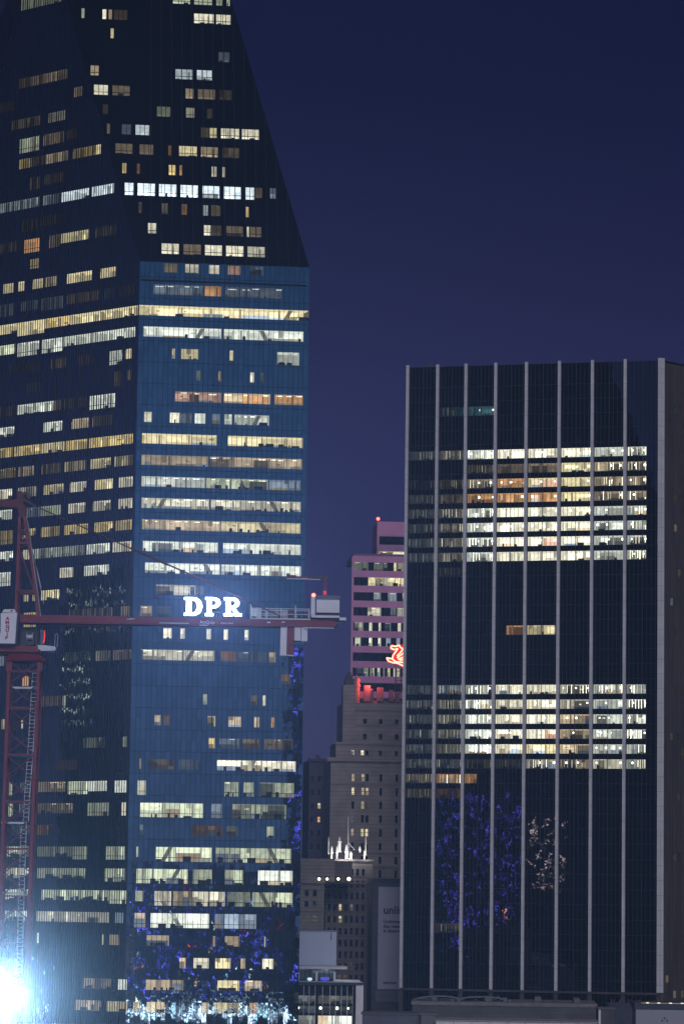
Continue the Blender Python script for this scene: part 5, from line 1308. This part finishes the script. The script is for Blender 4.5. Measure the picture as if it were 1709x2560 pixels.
led_hotel(LF, 40, 205, 2395, 380, 'string_lit_garage', 'garage hung with strings of blue lamps, mirrored in the left glass face', draw_strings, NAVY)
def draw_office(G, W_, hgt, t):
    rr = random.Random(12)
    for z0_, z1_, f0, f1, s_ in ((hgt - 16, hgt - 2, .0, 1.0, .8), (hgt - 42, hgt - 22, .0, .45, 1.2)):
        z = z0_
        while z < z1_:
            mb = MB(); u = W_ * f0
            while u < W_ * f1:
                if rr.random() < .6: fbox(mb, G, u, u + rr.uniform(.2, .6), z, z + rr.uniform(.3, 1.5), 0, .1, lit(rr.choice(('green', 'white', 'cream')), s_ * rr.choice((.2, .4, .8, 1.6))))
                u += .8
            if mb.v: mb.build('window_band', t)
            z += 3.6
led_hotel(LF, 165, 312, 1440, 330, 'mirrored_office_block', 'office block with few lit floors, mirrored in the left glass face', draw_office, NAVY)
def draw_spire(G, W_, hgt, t):
    rr = random.Random(19); mb = MB(); z = 6
    while z < hgt:
        for k in range(3):
            if rr.random() < .4: u = rr.uniform(0, W_ - .6); fbox(mb, G, u, u + .3, z, z + rr.uniform(.5, 1.8), 0, .12, lit('blue', rr.choice((2, 5, 9))))
        z += rr.choice((1, 2, 5)) if z < hgt - 10 else .8
    mb.build('led_strip', t)
led_hotel(FR, 727, 762, 1632, 560, 'led_mast_tower', 'slim tower dotted with blue lamps, mirrored at the edge of the broad glass face', draw_spire, NAVY)
# unseen block added behind the glass tower, to be mirrored in the finned one
def draw_led_side(G, W_, hgt, t):
    rr = random.Random(14); mb = MB()
    for k in range(int(W_ * hgt * .22)):
        u, z = rr.uniform(0, W_ * .64), rr.uniform(hgt * .35, hgt)
        if rr.random() < .5: fbox(mb, G, u, u + .22, z, z + rr.uniform(.4, 2.2), 0, .12, lit('blue', rr.choice((.5, 1, 2.5, 5))))
        else: fbox(mb, G, u, u + rr.uniform(.3, 1.3), z, z + .2, 0, .12, lit('blue', rr.choice((.5, 1.5, 3.5))))
    mb.build('led_strip', t)
    mb = MB()
    for k in range(90): u, z = rr.uniform(W_ * .70, W_ * .97), hgt * .62 + rr.uniform(0, hgt * .3); fbox(mb, G, u, u + rr.uniform(.3, 1.0), z, z + .3, 0, .12, lit(rr.choice(('cream', 'white', 'green')), rr.choice((1, 2, 5))))
    for k in range(8): u, z = W_ * .5 + rr.uniform(0, 2), hgt * .5 + rr.uniform(0, 3); fbox(mb, G, u, u + .5, z, z + .5, 0, .12, lit('orange', rr.choice((3, 7))))
    mb.build('lamp', t)
led_hotel(RF, 1085, 1420, 1995, 140, 'led_mirror_block', 'unseen added block strung with violet blue lights, mirrored in the finned tower', draw_led_side, NAVY, 155, 5)

# ================================================================== AIR
hz = MB(); HM = new_mat('evening_haze'); t_ = HM.node_tree
o_ = t_.nodes.new('ShaderNodeOutputMaterial'); pvn = t_.nodes.new('ShaderNodeVolumePrincipled')
pvn.inputs['Color'].default_value = (.74, .84, 1, 1); pvn.inputs['Density'].default_value = .00005; pvn.inputs['Anisotropy'].default_value = .25
t_.links.new(pvn.outputs[0], o_.inputs['Volume'])
hz.box((-6100, -3100, -1), (6100, 9100, 285), HM)
ho = hz.build('haze', None, (0, 0, 0), 'stuff'); ho['label'] = 'thin blue evening haze over the whole district'

# added volume around the floodlight, standing in for its glare halo
dm = new_mat('flood_halo'); t_ = dm.node_tree
o_ = t_.nodes.new('ShaderNodeOutputMaterial'); vs = t_.nodes.new('ShaderNodeVolumePrincipled')
tcn = t_.nodes.new('ShaderNodeTexCoord'); ln_ = t_.nodes.new('ShaderNodeVectorMath'); ln_.operation = 'LENGTH'; t_.links.new(tcn.outputs['Object'], ln_.inputs[0])
fo = math_node(t_, 'SUBTRACT', 1.0, math_node(t_, 'DIVIDE', ln_.outputs['Value'], 17.0), True)
t_.links.new(math_node(t_, 'ADD', math_node(t_, 'MULTIPLY', math_node(t_, 'MULTIPLY', fo, fo), .0011), math_node(t_, 'MULTIPLY', math_node(t_, 'POWER', fo, 7.0), .0035)), vs.inputs['Density'])
vs.inputs['Color'].default_value = (.9, .95, 1, 1); t_.links.new(vs.outputs[0], o_.inputs['Volume'])
mb = MB(); mb.ball(fp, 17.0, dm, 24, 16); do = mb.build('flood_halo', None, tuple(fp), 'stuff'); do['label'] = 'added volume giving a glare halo around the floodlight at the lower left'
